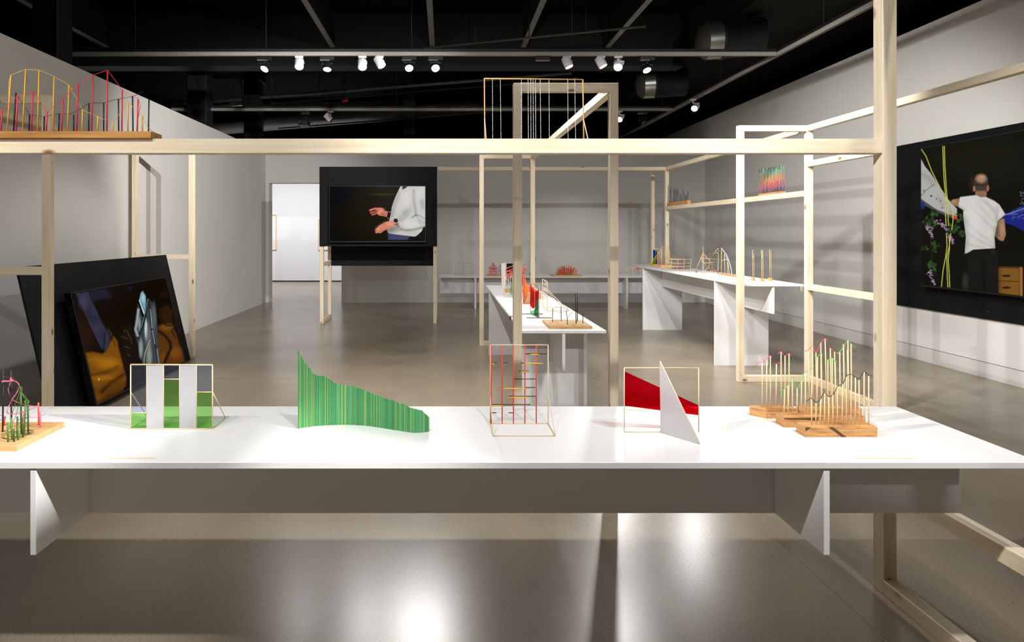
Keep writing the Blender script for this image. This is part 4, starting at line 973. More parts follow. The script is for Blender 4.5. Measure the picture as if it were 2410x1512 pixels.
# ---- wave of green sticks
c = crop(560, 780, 4.724)
t = thing('green_wave', P(860, 1005, 2.19), 'curving wall of upright green-stained sticks, tall at its left end', 'sculpture')
tp = [(665,205),(680,225),(690,245),(710,290),(725,330),(740,350),(760,370),(790,400),(815,440),(840,485),(890,492),(940,500),(1000,525),(1060,570),(1120,590),(1180,605),(1280,612),(1340,632),(1400,650),(1460,675),(1520,705),(1580,718),(1640,745),(1700,765),(1760,785),(1840,810),(1900,845),(1960,865),(2050,887),(2080,920),(2132,960)]
bt = [(660,1085),(740,1070),(850,1055),(1000,1045),(1150,1040),(1300,1042),(1450,1053),(1600,1075),(1750,1100),(1850,1115),(1950,1130),(2050,1127),(2132,1115)]
um = MB().box((-.5,-.5,0), (.5,.5,1)); me_ = bpy.data.meshes.new('stick'); me_.from_pydata(um.v, [], um.f); me_.materials.append(M['greensticks'])
def interp(L, x): return float(np.interp(x, [p[0] for p in L], [p[1] for p in L]))
NS = 160
for k in range(NS):
    X = 666 + (2128-666)*(k+.5)/NS
    px_, py_ = c(X, interp(bt, X)); d_ = depth_on(HN, py_); b = P(px_, py_, d_); zt_ = P(*c(X, interp(tp, X)+random.uniform(-4,4)), d_).z
    wd = (2128-666)/NS/4.724/F*d_
    inst('stick', me_, t, (b.x, d_, ZN), (wd*1.02, .0045, zt_-ZN), (0, 0, random.uniform(-.25,.25)))

# ---- red grid frame
c = crop(1100, 780, 3.887); d_ = 2.228; dF = 2.092
t = thing('grid_frame', P(1222, 998, d_), 'wooden frame with red uprights and short black and yellow bars', 'sculpture')
zb = ZN+.0018
TL_, TR_ = pc(210,126), pc(739,126)
fbl, fbr = Vector((TL_.x, d_, zb)), Vector((TR_.x, d_, zb)); ffl = Vector((P(*c(235,962),dF).x, dF, zb)); ffr = Vector((P(*c(803,962),dF).x, dF, zb))
for (a, b) in ((fbl,TL_),(fbr,TR_),(TL_,TR_),(fbl,fbr),(ffl,ffr),(fbl,ffl),(fbr,ffr)): rod(t, a, b, .0018, M['bass'], 'frame_rod')
rod(t, pc(209,590), ffl, .0015, M['bass'], 'strut'); rod(t, pc(740,585), ffr, .0015, M['bass'], 'strut')
for X in (217,318,421,526,630): rod(t, Vector((pc(X,500).x, d_-.001, zb)), pc(X,130,d_-.001), .0022, M['red'], 'upright')
for (y, a, b) in ((208,532,728),(291,225,268),(288,328,367),(291,484,518),(365,470,558),(438,424,622),(516,532,622),(596,370,622),(672,222,578),(747,225,266),(747,375,418)): rod(t, pc(a,y,d_+.003), pc(b,y,d_+.003), .0016, M['ink'], 'black_bar')
for (y, a, b) in ((215,577,661),(298,225,250),(295,530,690),(372,490,558),(525,322,563),(604,372,572),(681,222,318)): rod(t, pc(a,y,d_-.005), pc(b,y,d_-.005), .0018, M['yellow'], 'yellow_bar')

# ---- red and white acrylic planes
d_ = 2.134
t = thing('red_white_planes', P(1557, 1018, d_), 'wooden frame with a red acrylic wedge crossed by a white triangular fin', 'sculpture')
Lp, Rp = pc(1435,335), pc(2116,335)
for (a, b) in ((foot(Lp),Lp),(foot(Rp),Rp),(Lp,Rp),(foot(Lp),Vector((pc(1768,928).x,d_,zb)))): rod(t, a, b, .0018, M['bass'], 'frame_rod')
MB().slab([pc(1438,368), pc(2115,678), pc(2115,770), pc(1438,683)], (0,.002,0)).build('red_pane', M['a_red'], t)
MB().slab([pc(1438,527,d_+.004), pc(2115,718,d_+.004), pc(2115,770,d_+.004), pc(1438,683,d_+.004)], (0,.002,0)).build('red_pane', M['a_red'], t)
ap = pc(1755,272); b0 = Vector((pc(1768,928).x, d_-.004, zb)); ap = Vector((b0.x-.003, d_-.004, ap.z)); b1 = Vector((P(*c(2127,1038),2.011).x, 2.011, zb))
nrm = (b1-b0).cross(ap-b0).normalized()
MB().slab([b0, b1, ap], nrm*.002).build('white_fin', M['a_white'], t)
for (a, b) in ((b0,b1),(b1,ap),(ap,b0)): rod(t, a, b, .0019, M['bass'], 'frame_rod')

# ---- four plywood blocks with dowel graphs
c = crop(1750, 790, 6.048)
def block(label, poly, z1, sticks, basey, threads, mat, dd, burn=None):
    t = thing('dowel_block', (poly[0][0], poly[0][1], ZN), label, 'sculpture', 'plywood blocks with dowels')
    MB().slab([(x, y, ZN) for x, y in poly], (0,0,z1-ZN)).build('block', M['ply2'], t)
    if burn:
        for p4 in burn: MB().slab(p4, (0,-.0006,0)).build('scorch_mark', M['scorch'], t)
    for (bx, tx, ty) in sticks:
        a = P(*c(bx, basey), dd); a.z = z1-.004; b = P(*c(tx, ty), dd); rod(t, a, b, .0020, M['dowel'], 'dowel')
    for L in threads: MB().tube(curve([P(*c(x, y-3), dd) for x, y in L], 4), .0011, 5).build('thread', M[mat], t)
zf = .8445
fy = P(0,1005.8,2.082)
block('front plywood block of dowels capped with a black thread line', [(1.2124,2.082),(1.4545,2.082),(1.4545,2.136),(1.2124,2.136)], zf,
      [(972,965,900),(1030,1030,960),(1090,1097,905),(1152,1155,820),(1212,1215,878),(1275,1270,845),(1337,1335,735),(1403,1408,690),(1465,1463,590),(1527,1535,560),(1590,1593,600),(1652,1642,630),(1716,1716,520),(1780,1782,575)], 1265,
      [[(900,938),(965,897),(1030,960),(1097,905),(1150,818),(1217,877),(1285,833),(1335,735),(1415,688),(1460,582),(1537,558),(1595,595),(1645,630),(1712,517),(1780,572),(1840,577)]], 'blackthread', 2.106,
      burn=[[P(*c(*p),2.0819) for p in ((1210,1308),(1280,1308),(1460,1446),(1395,1446))], [P(*c(*p),2.0819) for p in ((880,1310),(960,1310),(900,1352),(880,1358))]])
block('middle plywood block of dowels tipped with green threads', [(1.197,2.185),(1.4845,2.185),(1.4845,2.235),(1.195,2.235)], .848,
      [(580,583,770),(640,632,715),(700,693,625),(762,763,755),(820,825,650),(880,880,535),(955,980,465),(1045,1053,310),(1120,1105,262),(1200,1200,355),(1260,1263,325),(1318,1303,380),(1378,1368,235),(1440,1423,165),(1500,1485,75),(1538,1530,120)], 1135,
      [[(545,875),(537,800),(555,775),(585,770),(630,717),(693,625),(763,755),(825,650),(868,530),(915,522)], [(930,487),(980,470),(1003,432)], [(1020,345),(1053,308),(1107,262),(1128,290)], [(1178,342),(1200,357),(1263,327),(1303,382),(1328,365)], [(1332,262),(1368,235),(1423,165),(1482,73),(1530,120),(1585,170)]], 'greenthread', 2.205,
      burn=[[P(*c(*p),2.1849) for p in ((580,1178),(1060,1172),(1050,1215),(900,1200),(580,1192))]])
block('left plywood block of dowels with a slanted end and short pink threads', [(1.1485,2.332),(1.1898,2.2895),(1.3006,2.2895),(1.297,2.332)], .8477,
      [(268,263,382),(330,330,340),(385,380,290),(462,467,408),(537,533,235),(592,590,292),(650,647,260)], 1020,
      [[(187,425),(200,400),(263,382),(290,383),(328,340),(380,290),(407,330)], [(432,397),(468,408),(520,383)], [(483,268),(533,235),(590,292),(647,260),(673,292)]], 'pinkthread', 2.312)
block('rear plywood block of the tallest dowels with broken pink threads', [(1.346,2.288),(1.541,2.288),(1.541,2.335),(1.325,2.335)], .848,
      [(940,923,215),(992,980,145),(1042,1030,245),(1105,1100,105),(1185,1160,48),(1245,1235,185),(1310,1295,235),(1435,1420,125),(1490,1478,205)], 1015,
      [[(847,228),(923,213),(980,147),(1030,245),(1100,103),(1160,48),(1193,83)], [(1218,150),(1235,183),(1295,235),(1370,275),(1392,262)], [(1418,122),(1478,205),(1520,215),(1553,270)]], 'pinkthread', 2.312)

# ---- written tape strips on the near table
for (x0, x1, y0, y1, sh, lb) in ((250,367,1077.5,1081.2,4,'tan caption strip in front of the green and white pane frame'), (750,872,1078.5,1082,2,'tan caption strip in front of the green stick wave'),
                             (2012,2152,1077.8,1081.3,-5,'tan caption strip in front of the plywood blocks'), (117,204,959.0,961.3,3,'tan caption strip at the back edge near the stick board'),
                             (1160,1258,963.2,965.2,-2,'tan caption strip behind the red grid frame'), (1456,1518,962.8,965,-3,'upper tan caption strip behind the red wedge'), (1479,1531,965.6,967.6,-3,'lower tan caption strip behind the red wedge')):
    p4 = []
    for (x, y) in ((x0-sh*.5, y1), (x1-sh*.5, y1), (x1+sh*.5, y0), (x0+sh*.5, y0)):
        q = P(x, y, depth_on(HN, y)); q.z = ZN+.0002; p4.append(q)
    MB().slab(p4, (0,0,.0004)).build('caption_strip', M['tape'], label=lb, cat='caption', group='tape captions')

# ------------------------------------------------------------------ models on the middle table
c1 = crop(1040, 590, 8.4); c2 = crop(1220, 590, 7.2)
c = c1
def onmid(cx, cy, cc): 
    x, y = cc(cx, cy); return P(x, y, depth_on(HN, y))
# white board with dark panes
d_ = 7.70
t = thing('colour_screen', P(1200, 677, d_), 'white upright board beside dark teal, yellow and magenta panes', 'sculpture')
zb = ZN+.002
a = pc(1186,728); b = pc(1250,256)
MB().box((a.x, d_, ZN), (b.x, d_+.01, b.z)).build('white_panel', M['white'], t)
for X in (1182,1256,1272,1560): rod(t, foot(pc(X,700)), pc(X,250), .004, M['bass'], 'frame_rod')
rod(t, pc(1182,252), pc(1560,250), .004, M['bass'], 'frame_rod')
for (x0,x1,y0,y1,mt) in ((1278,1400,252,450,'a_teal'),(1400,1550,252,600,'a_teal'),(1335,1368,400,480,'a_yellow'),(1278,1340,455,525,'a_mag')):
    a = pc(x0,y1); b = pc(x1,y0); MB().box((a.x, d_-.004, a.z), (b.x, d_-.001, b.z)).build('pane', M[mt], t)
# red wire loops on sticks
d_ = 7.05
t = thing('red_loop_model', P(1212, 688, d_), 'coral red wire loops held up by dark sticks on a wood block', 'sculpture')
a = pc(1258,830); b = pc(1605,735)
MB().box((a.x, d_, ZN), (b.x, d_+.16, ZN+.035), .002).build('block', M['ply'], t)
cx_ = pc(1478,0).x; loops = []
for k in range(64):
    q = k/20*2*math.pi; f = k/63
    zc = pc(0, 330+190*f).z
    loops.append(Vector((cx_ + (.118-.02*f)*math.cos(q), d_+.08+.07*math.sin(q), zc + .028*math.sin(q*1.0+.8))))
MB().tube(curve(loops,2), .0055, 6).build('wire', M['coral'], t)
for (bx, tx, ty) in ((1405,1300,420),(1420,1345,480),(1590,1645,360),(1500,1480,330),(1560,1600,420)): rod(t, Vector((pc(bx,0).x, d_+.08, ZN+.03)), pc(tx,ty,d_+.08), .0025, M['ink'], 'stick')
# pale wire box
d_ = 6.55
t = thing('pale_wire_box', P(1200, 699, d_), 'small open box of thin pale rods with a lavender strip and mint sheet', 'sculpture')
x0 = pc(1250,0).x; x1 = pc(1400,0).x; zt = pc(0,530).z; y1 = d_+.22
for X in (x0, x0+.035, x1):
    rod(t, (X, d_, ZN), (X, d_, zt), .003, M['lav'] if X == x0+.035 else M['bass'], 'rod')
for (a, b) in (((x0,y1,ZN),(x0,y1,zt)),((x1,y1,ZN),(x1,y1,zt)),((x0,d_,zt),(x0,y1,zt)),((x0,d_,ZN+.003),(x1,d_,ZN+.003)),((x0,y1,ZN+.003),(x1,y1,ZN+.003)),((x0,d_,ZN+.003),(x0,y1,ZN+.003)),((x1,d_,ZN+.003),(x1,y1,ZN+.003)),((x0,y1,zt),(x1,y1,zt)),((x0,d_,zt),(x1,d_,ZN+.12))): rod(t, a, b, .0025, M['bass'], 'rod')
MB().slab([(x0+.07,d_+.1,ZN+.003),(x0+.12,d_+.12,ZN+.06),(x0+.08,d_+.1,ZN+.16),(x0+.06,d_+.1,ZN+.06)], (0,.002,0)).build('mint_sheet', M['a_mint'], t)
# orange stick wave with stone
t = thing('orange_wave', P(1245, 716, 5.92), 'fan of orange, red and yellow sticks behind a carved pale wood chunk', 'sculpture')
meo = bpy.data.meshes.new('stick'); meo.from_pydata(um.v, [], um.f); meo.materials.append(M['firesticks'])
base = [(1605,1062),(1650,1040),(1700,1005),(1760,975),(1830,960),(1950,955)]; tops = [(1600,530),(1630,462),(1660,600),(1690,690),(1730,700),(1780,715),(1830,755),(1880,800),(1950,825)]
for k in range(30):
    X = 1606+(1946-1606)*k/29; px_, py_ = c(X, interp(base, X)); d_ = depth_on(HN, py_); q = P(px_, py_, d_); z_ = P(*c(X, interp(tops, X)+random.uniform(-15,15)), d_).z
    inst('stick', meo, t, (q.x, d_, ZN), (.0062, .006, z_-ZN))
q = onmid(1620,1062,c1); q2 = onmid(1760,1062,c1)
sv = [Vector((q.x,5.92,ZN)), Vector((q2.x,5.92,ZN)), Vector((q2.x+.03,5.93,ZN+.055)), Vector((q2.x+.005,5.98,ZN+.10)), Vector((q.x+.05,5.98,ZN+.10)), Vector((q.x+.005,5.93,ZN+.04))]
MB().slab(sv, (.01,.08,0)).build('wood_chunk', M['ply'], t)
# red and green acrylic frame
c = c2
BLc = Vector((.7234, 5.19, ZN)); BRc = Vector((.7596, 4.953, ZN))
t = thing('red_green_screen', BLc, 'upright wooden frame holding curved red, magenta and green acrylic', 'sculpture')
zt = 1.0795
def fr(u, v): q = BLc.lerp(BRc, u); return Vector((q.x, q.y, ZN+.004+(zt-ZN-.004)*v))
for (a, b) in ((fr(0,0),fr(0,1)),(fr(1,0),fr(1,1)),(fr(0,1),fr(1,1)),(fr(0,0),fr(1,0)),(fr(.52,0),fr(.52,1))): rod(t, a, b, .003, M['brass'], 'frame_rod')
def sheet(uv, mt, off=0):
    nrm = (BRc-BLc).cross(Vector((0,0,1))).normalized()
    MB().slab([fr(u,v)+nrm*off for u,v in uv], nrm*.003).build('pane', M[mt], t)
sheet([(.02,.30),(.15,.24),(.35,.20),(.52,.24),(.52,.75),(.42,.73),(.32,.76),(.2,.85),(.08,.97)], 'a_red', .003)
sheet([(.52,.24),(.62,.30),(.75,.45),(.9,.65),(.98,.95),(.9,.84),(.75,.76),(.6,.74),(.52,.75)], 'a_mag', -.003)
sheet([(.52,.02),(.98,.02),(.98,.62),(.9,.50),(.75,.33),(.6,.22),(.52,.18)], 'a_dgreen', .003)
sheet([(.02,.02),(.52,.02),(.52,.17),(.3,.14),(.12,.09),(.02,.08)], 'a_mint', .003)
for q in (BLc, BRc): rod(t, q+Vector((-.10,0,.003)), q+Vector((.10,0,.003)), .003, M['purple'], 'foot_rod')
# ladder frame
t = thing('ladder_frame', (.898, 5.5, ZN), 'leaning ladder-like frame of thin pale rods with slanted props', 'sculpture')
yA, yB, XA = 5.66, 5.387, .898
zA = P(*c2(405,485), yA).z
for Y in (yA, yB): rod(t, (XA,Y,ZN), (XA,Y,zA), .003, M['bass'], 'post')
for f in (0,.1,.18,.26,.34,.44,.54,.64,.72,.86,1.0): rod(t, (XA,yA,ZN+.004+(zA-ZN-.004)*f), (XA,yB,ZN+.004+(zA-ZN-.004)*f), .0024, M['bass'], 'rung')
for Y in (yA, yB): rod(t, (XA,Y,ZN+(zA-ZN)*.72), (1.085,Y,ZN+.004), .003, M['bass'], 'prop'); rod(t, (XA,Y,ZN+.004), (1.085,Y,ZN+.004), .0024, M['bass'], 'base_rod')
rod(t, (1.085,yA,ZN+.004), (1.085,yB,ZN+.004), .0024, M['bass'], 'base_rod')
for k in range(5): 
    Y = yA+(yB-yA)*(.2+.13*k); MB().tube(curve([(XA,Y,ZN+(zA-ZN)*.98),(XA+.02,Y-.01,ZN+(zA-ZN)*.8),(XA-.01,Y-.02,ZN+(zA-ZN)*.6),(XA+.01,Y-.03,ZN+(zA-ZN)*.48)],4), .001, 4).build('thread', M['string'], t)
# plywood board with black rods
t = thing('black_rod_board', (.9, 4.57, ZN), 'plywood board with black rods and fine wire arcs', 'sculpture')
MB().box((.75, 4.41, ZN), (1.054, 4.735, ZN+.0185), .001).build('board', M['ply'], t)
HP = HN-.0185
def br(bx, by, tx, ty, r=.0028):
    x, y = c2(bx, by); d_ = depth_on(HP, y); a = P(x, y, d_); b = P(*c2(tx, ty), d_); rod(t, a, b, r, M['ink'], 'black_rod'); return b
T1 = br(577,1210,582,985); T2 = br(727,1205,722,955); T3 = br(832,1255,828,1150); T4 = br(980,1240,963,735,.0035); T5 = br(1002,1200,998,705,.0035); T6 = br(1092,1235,1093,1070)
rod(t, T3, P(*c2(810,1030), T3.y), .0022, M['ink'], 'black_rod')
for L in ([T1, P(*c2(650,965),T1.y), P(*c2(780,985),T1.y), P(*c2(812,1035),T3.y)], [P(*c2(720,960),T2.y), P(*c2(760,830),4.6), P(*c2(850,740),4.6), P(*c2(930,700),4.55), T4], [P(*c2(820,1040),T3.y), P(*c2(860,850),4.55), P(*c2(960,745),T4.y)],
          [T3, P(*c2(900,1060),4.5), P(*c2(1000,1010),4.55), P(*c2(1060,1030),4.5), T6], [T5, P(*c2(1022,800),4.5), P(*c2(1000,900),4.5), P(*c2(900,1060),4.45), T3], [P(*c2(600,1030),T1.y), P(*c2(720,1055),T2.y), P(*c2(850,1020),4.5)]):
    MB().tube(curve(L, 6), .0008, 4).build('wire_arc', M['wire'], t)

# ------------------------------------------------------------------ models on the tall right table
HR = .5325; ZR = .9675; c3 = crop(1470, 560, 8.926); c4 = crop(1730, 570, 7.96); c = c3; zb = ZR+.002
d_ = 9.95
t = thing('blue_yellow_screen', P(1550, 624, d_), 'small frame with blue and red panes and a slanted yellow pane', 'sculpture')
for (x, y) in ((592,235),(690,305),(775,240)): rod(t, foot(pc(x,500)), pc(x,y), .004, M['bass'], 'frame_rod')
rod(t, pc(592,236), pc(775,240), .004, M['bass'], 'frame_rod')
MB().slab([foot(pc(598,550)), foot(pc(646,550)), pc(646,272), pc(625,256), pc(598,252)], (0,.004,0)).build('blue_pane', M['a_blue'], t)
MB().slab([foot(pc(655,550)), foot(pc(690,550)), pc(688,330), pc(675,290), pc(655,278)], (0,.004,0)).build('blue_pane', M['a_blue'], t)
MB().slab([foot(pc(704,550)), foot(pc(726,550)), pc(724,370), pc(704,330)], (0,.004,0)).build('red_pane', M['a_mag'], t)
MB().slab([foot(pc(736,550)), foot(pc(752,550)), pc(750,410), pc(738,380)], (0,.004,0)).build('blue_pane', M['a_blue'], t)
MB().slab([foot(pc(510,556,d_-.06)), foot(pc(575,556,d_-.06)), pc(680,450,d_-.03), pc(690,335,d_-.02)], (0,-.004,0)).build('yellow_pane', M['a_yellow'], t)
rod(t, foot(pc(510,556,d_-.07)), pc(772,245,d_-.01), .003, M['bass'], 'frame_rod')
d_ = 9.29
t = thing('fan_of_sticks', (3.35, 9.4, ZR), 'light wooden block with a fan of thin pale sticks behind the post', 'sculpture')
MB().slab([(3.25,9.29,ZR),(3.442,9.29,ZR),(3.47,9.58,ZR),(3.225,9.58,ZR)], (0,0,.037)).build('block', M['board'], t)
for k, (bx, tx, ty) in enumerate(((760,775,215),(775,790,158),(790,790,250),(810,812,188),(735,745,240),(715,712,280),(835,860,230),(870,885,192),(900,905,200),(915,925,185),(935,940,210),(950,952,250),(850,845,180))):
    dd = 9.33+.018*k; q = P(*c3(bx,550),dd); q.z = ZR+.035; rod(t, q, P(*c3(tx,ty),dd), .0028, M['dowel'], 'stick')
for L in (((745,240),(790,158),(825,205)), ((880,185),(905,205),(945,215))): MB().tube(curve([P(*c3(x,y),9.42) for x,y in L],3), .0015, 4).build('thread', M['lav'], t)
t = thing('tiered_wire_house', (3.36, 8.83, ZR), 'open rack of pale rods in three tiers with orange reflections as thin sheets', 'sculpture')
d_ = 8.80; y1 = 9.0
xsv = [pc(x,0).x for x in (970,1112,1238,1382)]
zl = [pc(0,y).z for y in (600,532,455)]
for i, X in enumerate(xsv):
    for Y in (d_, y1): rod(t, (X,Y,ZR), (X+.012,Y,zl[2]), .0026, M['bass'], 'post')
for z in zl:
    for Y in (d_, y1): rod(t, (xsv[0],Y,z), (xsv[3]+.01,Y,z), .0026, M['bass'], 'beam_rod')
    for X in (xsv[0], xsv[3]): rod(t, (X+.006,d_,z), (X+.006,y1,z), .0026, M['bass'], 'beam_rod')
for z in (zl[0], zl[1], zl[2]): MB().box((xsv[1]-.06, d_+.03, z-.0035), (xsv[2]+.07, y1-.03, z-.0015)).build('orange_sheet', M['orange'], t)  # orange reflections among the pale rods, put in as coloured sheets
MB().box((xsv[1]-.03, d_-.005, ZR+.0005), (xsv[3]+.02, d_+.06, ZR+.002)).build('orange_sheet', M['orange'], t)
t = thing('ball_and_rod_model', (3.36, 8.35, ZR), 'ball-and-rod model of wooden rods with red, green and black balls', 'sculpture')
def gy(cx, cy, mn=8.05): 
    x, y = c3(cx, cy); return P(x, y, depth_on(HR-.008, y))
nodes = {'a':(P(*c3(1650,215),8.20),'lime'),'b':(P(*c3(1648,320),8.20),'red'),'c':(P(*c3(1600,425),8.32),'coral'),'d':(gy(1490,694),'red'),'d2':(gy(1510,718),'ink'),'e':(P(*c3(1645,530),8.2),'purple'),'f':(P(*c3(1645,640),8.2),'pinkwire'),
 'g':(gy(1648,728),'ochre'),'h':(P(*c3(1790,335),8.6),'lime'),'i':(P(*c3(1797,432),8.5),'red'),'j':(P(*c3(1760,520),8.45),'red'),'k':(P(*c3(1838,530),8.4),'ochre'),'l':(gy(1780,684),'ink'),'m':(gy(1838,692),'coral'),
 'n':(P(*c3(1975,205),8.3),'ink'),'o':(P(*c3(1982,315),8.3),'ink'),'p':(P(*c3(1980,457),8.3),'lime'),'q':(P(*c3(1975,518),8.3),'ochre'),'r':(gy(1968,692),'red'),'s':(gy(2000,692),'purple'),'t':(gy(1960,722),'ink')}
for k, (p, mt) in nodes.items(): MB().sphere(p, .0085).build('ball', M[mt], t)
N = lambda k: nodes[k][0]
for a, b in (('a','g'),('b','d'),('b','r'),('c','h'),('h','o'),('c','p'),('c','j'),('c','l'),('h','l'),('i','n'),('n','t'),('e','q'),('k','m'),('k','g'),('e','k'),('g','t'),('d2','g'),('c','e'),('l','s')): rod(t, N(a), N(b), .0032, M['dowel'], 'rod')
t = thing('arch_model', (3.43, 7.5, ZR), 'narrow wood base with dowels and a white arching strip', 'sculpture')
MB().slab([(3.405,7.72,ZR),(3.42,7.30,ZR),(3.475,7.30,ZR),(3.45,7.72,ZR)], (0,0,.018)).build('base', M['ochre'], t)
ar = []
for (bx, by, tx, ty, dd) in ((2030,750,2035,225,7.66),(2110,760,2097,320,7.55),(2165,770,2163,480,7.47)):
    a = P(*c3(bx,by),dd); a.z = ZR+.017; b = P(*c3(tx,ty),dd); rod(t, a, b, .003, M['dowel'], 'dowel'); MB().sphere(b+Vector((0,0,-.006)), .006).build('bead', M['red'], t)
MB().tube(curve([P(*c3(2032,215),7.66),P(*c3(2085,285),7.58),P(*c3(2145,365),7.52),P(*c3(2195,500),7.46),P(*c3(2235,640),7.4),P(*c3(2255,775),7.36)],5), .0035, 6).build('white_arch', M['string'], t)
MB().tube(curve([P(*c3(2035,490),7.66),P(*c3(2090,460),7.58),P(*c3(2150,455),7.52),P(*c3(2195,500),7.46)],5), .0028, 6).build('white_arch', M['string'], t)
MB().tube(curve([P(*c3(2110,345),7.56),P(*c3(2160,470),7.5),P(*c3(2185,620),7.45),P(*c3(2198,775),7.42)],5), .0022, 6).build('white_arch', M['string'], t)
c = c4
for (x0, x1, yb, yt, mt, fl_, sp, lb) in ((335,380,725,150,'blue','string',(330,352),'slender pair of rods with a blue and white flag on a cube'), (503,550,742,155,'lime','string',(508,525),'slender pair of rods with a pale green flag on a cube'), (655,700,727,148,'red',None,(657,672),'slender pair of rods with a long red flag on a cube')):
    px_, py_ = c4(x0, yb); dd = depth_on(HR, py_); a = P(px_, py_, dd); wd = P(*c4(x1,yb),dd).x - a.x
    t = thing('flag_rods', a, lb, 'sculpture', 'slender flagged rods')
    MB().box((a.x, dd, ZR), (a.x+wd, dd+.05, ZR+wd*1.1), .001).build('cube', M['ochre'], t)
    zt = P(*c4(x0,yt),dd).z; xa_ = a.x+.006; xb_ = xa_+.018
    rod(t, (xa_+.004,dd+.02,ZR+.02), (xa_,dd+.02,zt), .0022, M['dowel'], 'rod'); rod(t, (xb_+.006,dd+.03,ZR+.02), (xb_,dd+.03,zt), .0022, M['dowel'], 'rod')
    zm = ZR+(zt-ZR)*.42; rod(t, (xa_,dd+.02,zm), (xb_,dd+.03,zm-.004), .002, M['dowel'], 'tie')
    rod(t, (xa_,dd+.02,zt), (xb_,dd+.03,zt), .002, M['dowel'], 'tie')
    MB().slab([(xa_,dd+.02,zt-.002),(xb_,dd+.03,zt-.002),(xa_+.002,dd+.022,zt-(zt-ZR)*(.42 if fl_ else .55))], (0,.002,0)).build('flag', M[mt], t)
    if fl_: MB().slab([(xb_,dd+.028,zt-.004),(xb_,dd+.028,zt-(zt-ZR)*.26),(xa_+.005,dd+.02,zt-(zt-ZR)*.25)], (0,.002,0)).build('flag', M[fl_], t)

# ------------------------------------------------------------------ models on the shelf rail
c5 = crop(1560, 380, 8.033); ZS = 1.916
t = thing('dark_stick_block', (3.66, 9.7, ZS), 'orange wood block with a row of bent dark sticks on the shelf rail', 'sculpture')
MB().box((3.635, 9.27, ZS), (3.685, 10.12, ZS+.055), .001).build('block', M['ochre'], t)
for k, (tx, ty) in enumerate(((105,450),(137,460),(155,515),(205,500),(218,540),(245,510),(265,520),(285,515),(325,595),(345,635),(378,520),(410,600),(430,630),(448,640),(470,555))):
    x, _ = c5(tx, ty); Y = 3.66*F/(x-CX); z = P(x, c5(tx,ty)[1], Y).z
    MB().tube([(3.655, Y+.02, ZS+.05), (3.66, Y, z), (3.664, Y-.012, ZS+.055)], .0028, 5).build('stick', M['ink'], t)
t = thing('rainbow_stick_block', (3.66, 6.95, ZS), 'wood block with banded pink, orange, mint and black sticks on the shelf rail', 'sculpture')
MB().box((3.635, 6.69, ZS), (3.685, 7.18, ZS+.022), .001).build('block', M['ochre'], t)
meb = bpy.data.meshes.new('stick'); meb.from_pydata(um.v, [], um.f); meb.materials.append(M['banded'])
for k in range(21):
    f = k/20; x = 1560+(1850+(2262-1850)*f)/8.033; Y = 3.662*F/(x-CX); z = P(x, 380+(145-70*f)/8.033, Y).z
    inst('stick', meb, t, (3.652+.012*(k%3), Y, ZS+.02), (.0042, .0042, z-ZS-.02))

# ------------------------------------------------------------------ models on the back table
HB_ = .875; ZB = .625; zb = ZB+.002; c = c1; d_ = 12.34
t = thing('small_string_frame', P(1092, 649, d_), 'small wooden frame laced with green and white threads on the back table', 'sculpture')
for (a, b) in ((foot(pc(275,400)),pc(275,252)),(foot(pc(608,400)),pc(608,252)),(pc(275,252),pc(608,252)),(foot(pc(275,400)),foot(pc(608,400)))): rod(t, a, b, .004, M['brass'], 'frame_rod')
for X, s_ in ((275,-22),(608,-22)): rod(t, pc(X,350), foot(pc(X+s_,500,d_-.14)), .003, M['brass'], 'strut')
for (y, mt) in ((310,'greenthread'),(345,'string'),(425,'string'),(440,'greenthread')): MB().tube(curve([pc(275,y), pc(440,y+18), pc(608,y)],4), .0024, 4).build('thread', M[mt], t)
for (X, mt) in ((320,'greenthread'),(425,'blackthread'),(570,'greenthread')): rod(t, pc(X,255), foot(pc(X,480)), .002, M[mt], 'thread', 4)
for (a, b) in (((372,355),(502,355)),((502,355),(502,432)),((502,432),(372,432)),((372,432),(372,355))): rod(t, pc(*a), pc(*b), .002, M['string'], 'inner_frame')
MB().tube(curve([pc(415,365),pc(430,410),pc(455,412),pc(475,380)],4), .003, 5).build('thread', M['lime'], t)
d_ = 12.3
t = thing('red_pavilion', P(1160, 648, d_), 'red stick pavilion with a pointed roof on a wooden board', 'sculpture')
a = pc(872,500); b = pc(1270,500)
MB().box((a.x, 12.15, ZB), (b.x, 12.45, ZB+.022), .002).build('board', M['board'], t)
x0, x1 = pc(942,0).x, pc(1082,0).x; z0 = ZB+.02; ze = pc(0,345).z; za = pc(0,238).z; xm = (x0+x1)/2
for i in range(5):
    X = x0+(x1-x0)*i/4
    for Y in (12.2, 12.38): rod(t, (X,Y,z0), (X,Y,ze+random.uniform(0,.03)), .004, M['coral'], 'stick')
for z in (z0+.07, z0+.13, ze-.01):
    for Y in (12.2, 12.38): rod(t, (x0-.01,Y,z), (x1+.01,Y,z+random.uniform(-.01,.01)), .004, M['coral'], 'stick')
for i in range(5): rod(t, (x0+(x1-x0)*i/4, 12.2, ze), (xm, 12.29, za), .0035, M['coral'], 'stick'); rod(t, (x0+(x1-x0)*i/4, 12.38, ze), (xm, 12.29, za-.03), .0035, M['coral'], 'stick')
for i in range(8): rod(t, (random.uniform(x0,x1),12.2,random.uniform(z0+.05,ze)), (random.uniform(x0,x1),12.38,random.uniform(z0+.05,ze)), .003, M['coral'], 'stick')
d_ = 12.35
t = thing('blue_stick_tower', P(1177, 645, d_), 'blue stick tower beside the red pavilion', 'sculpture')
zq = ZB+.0225
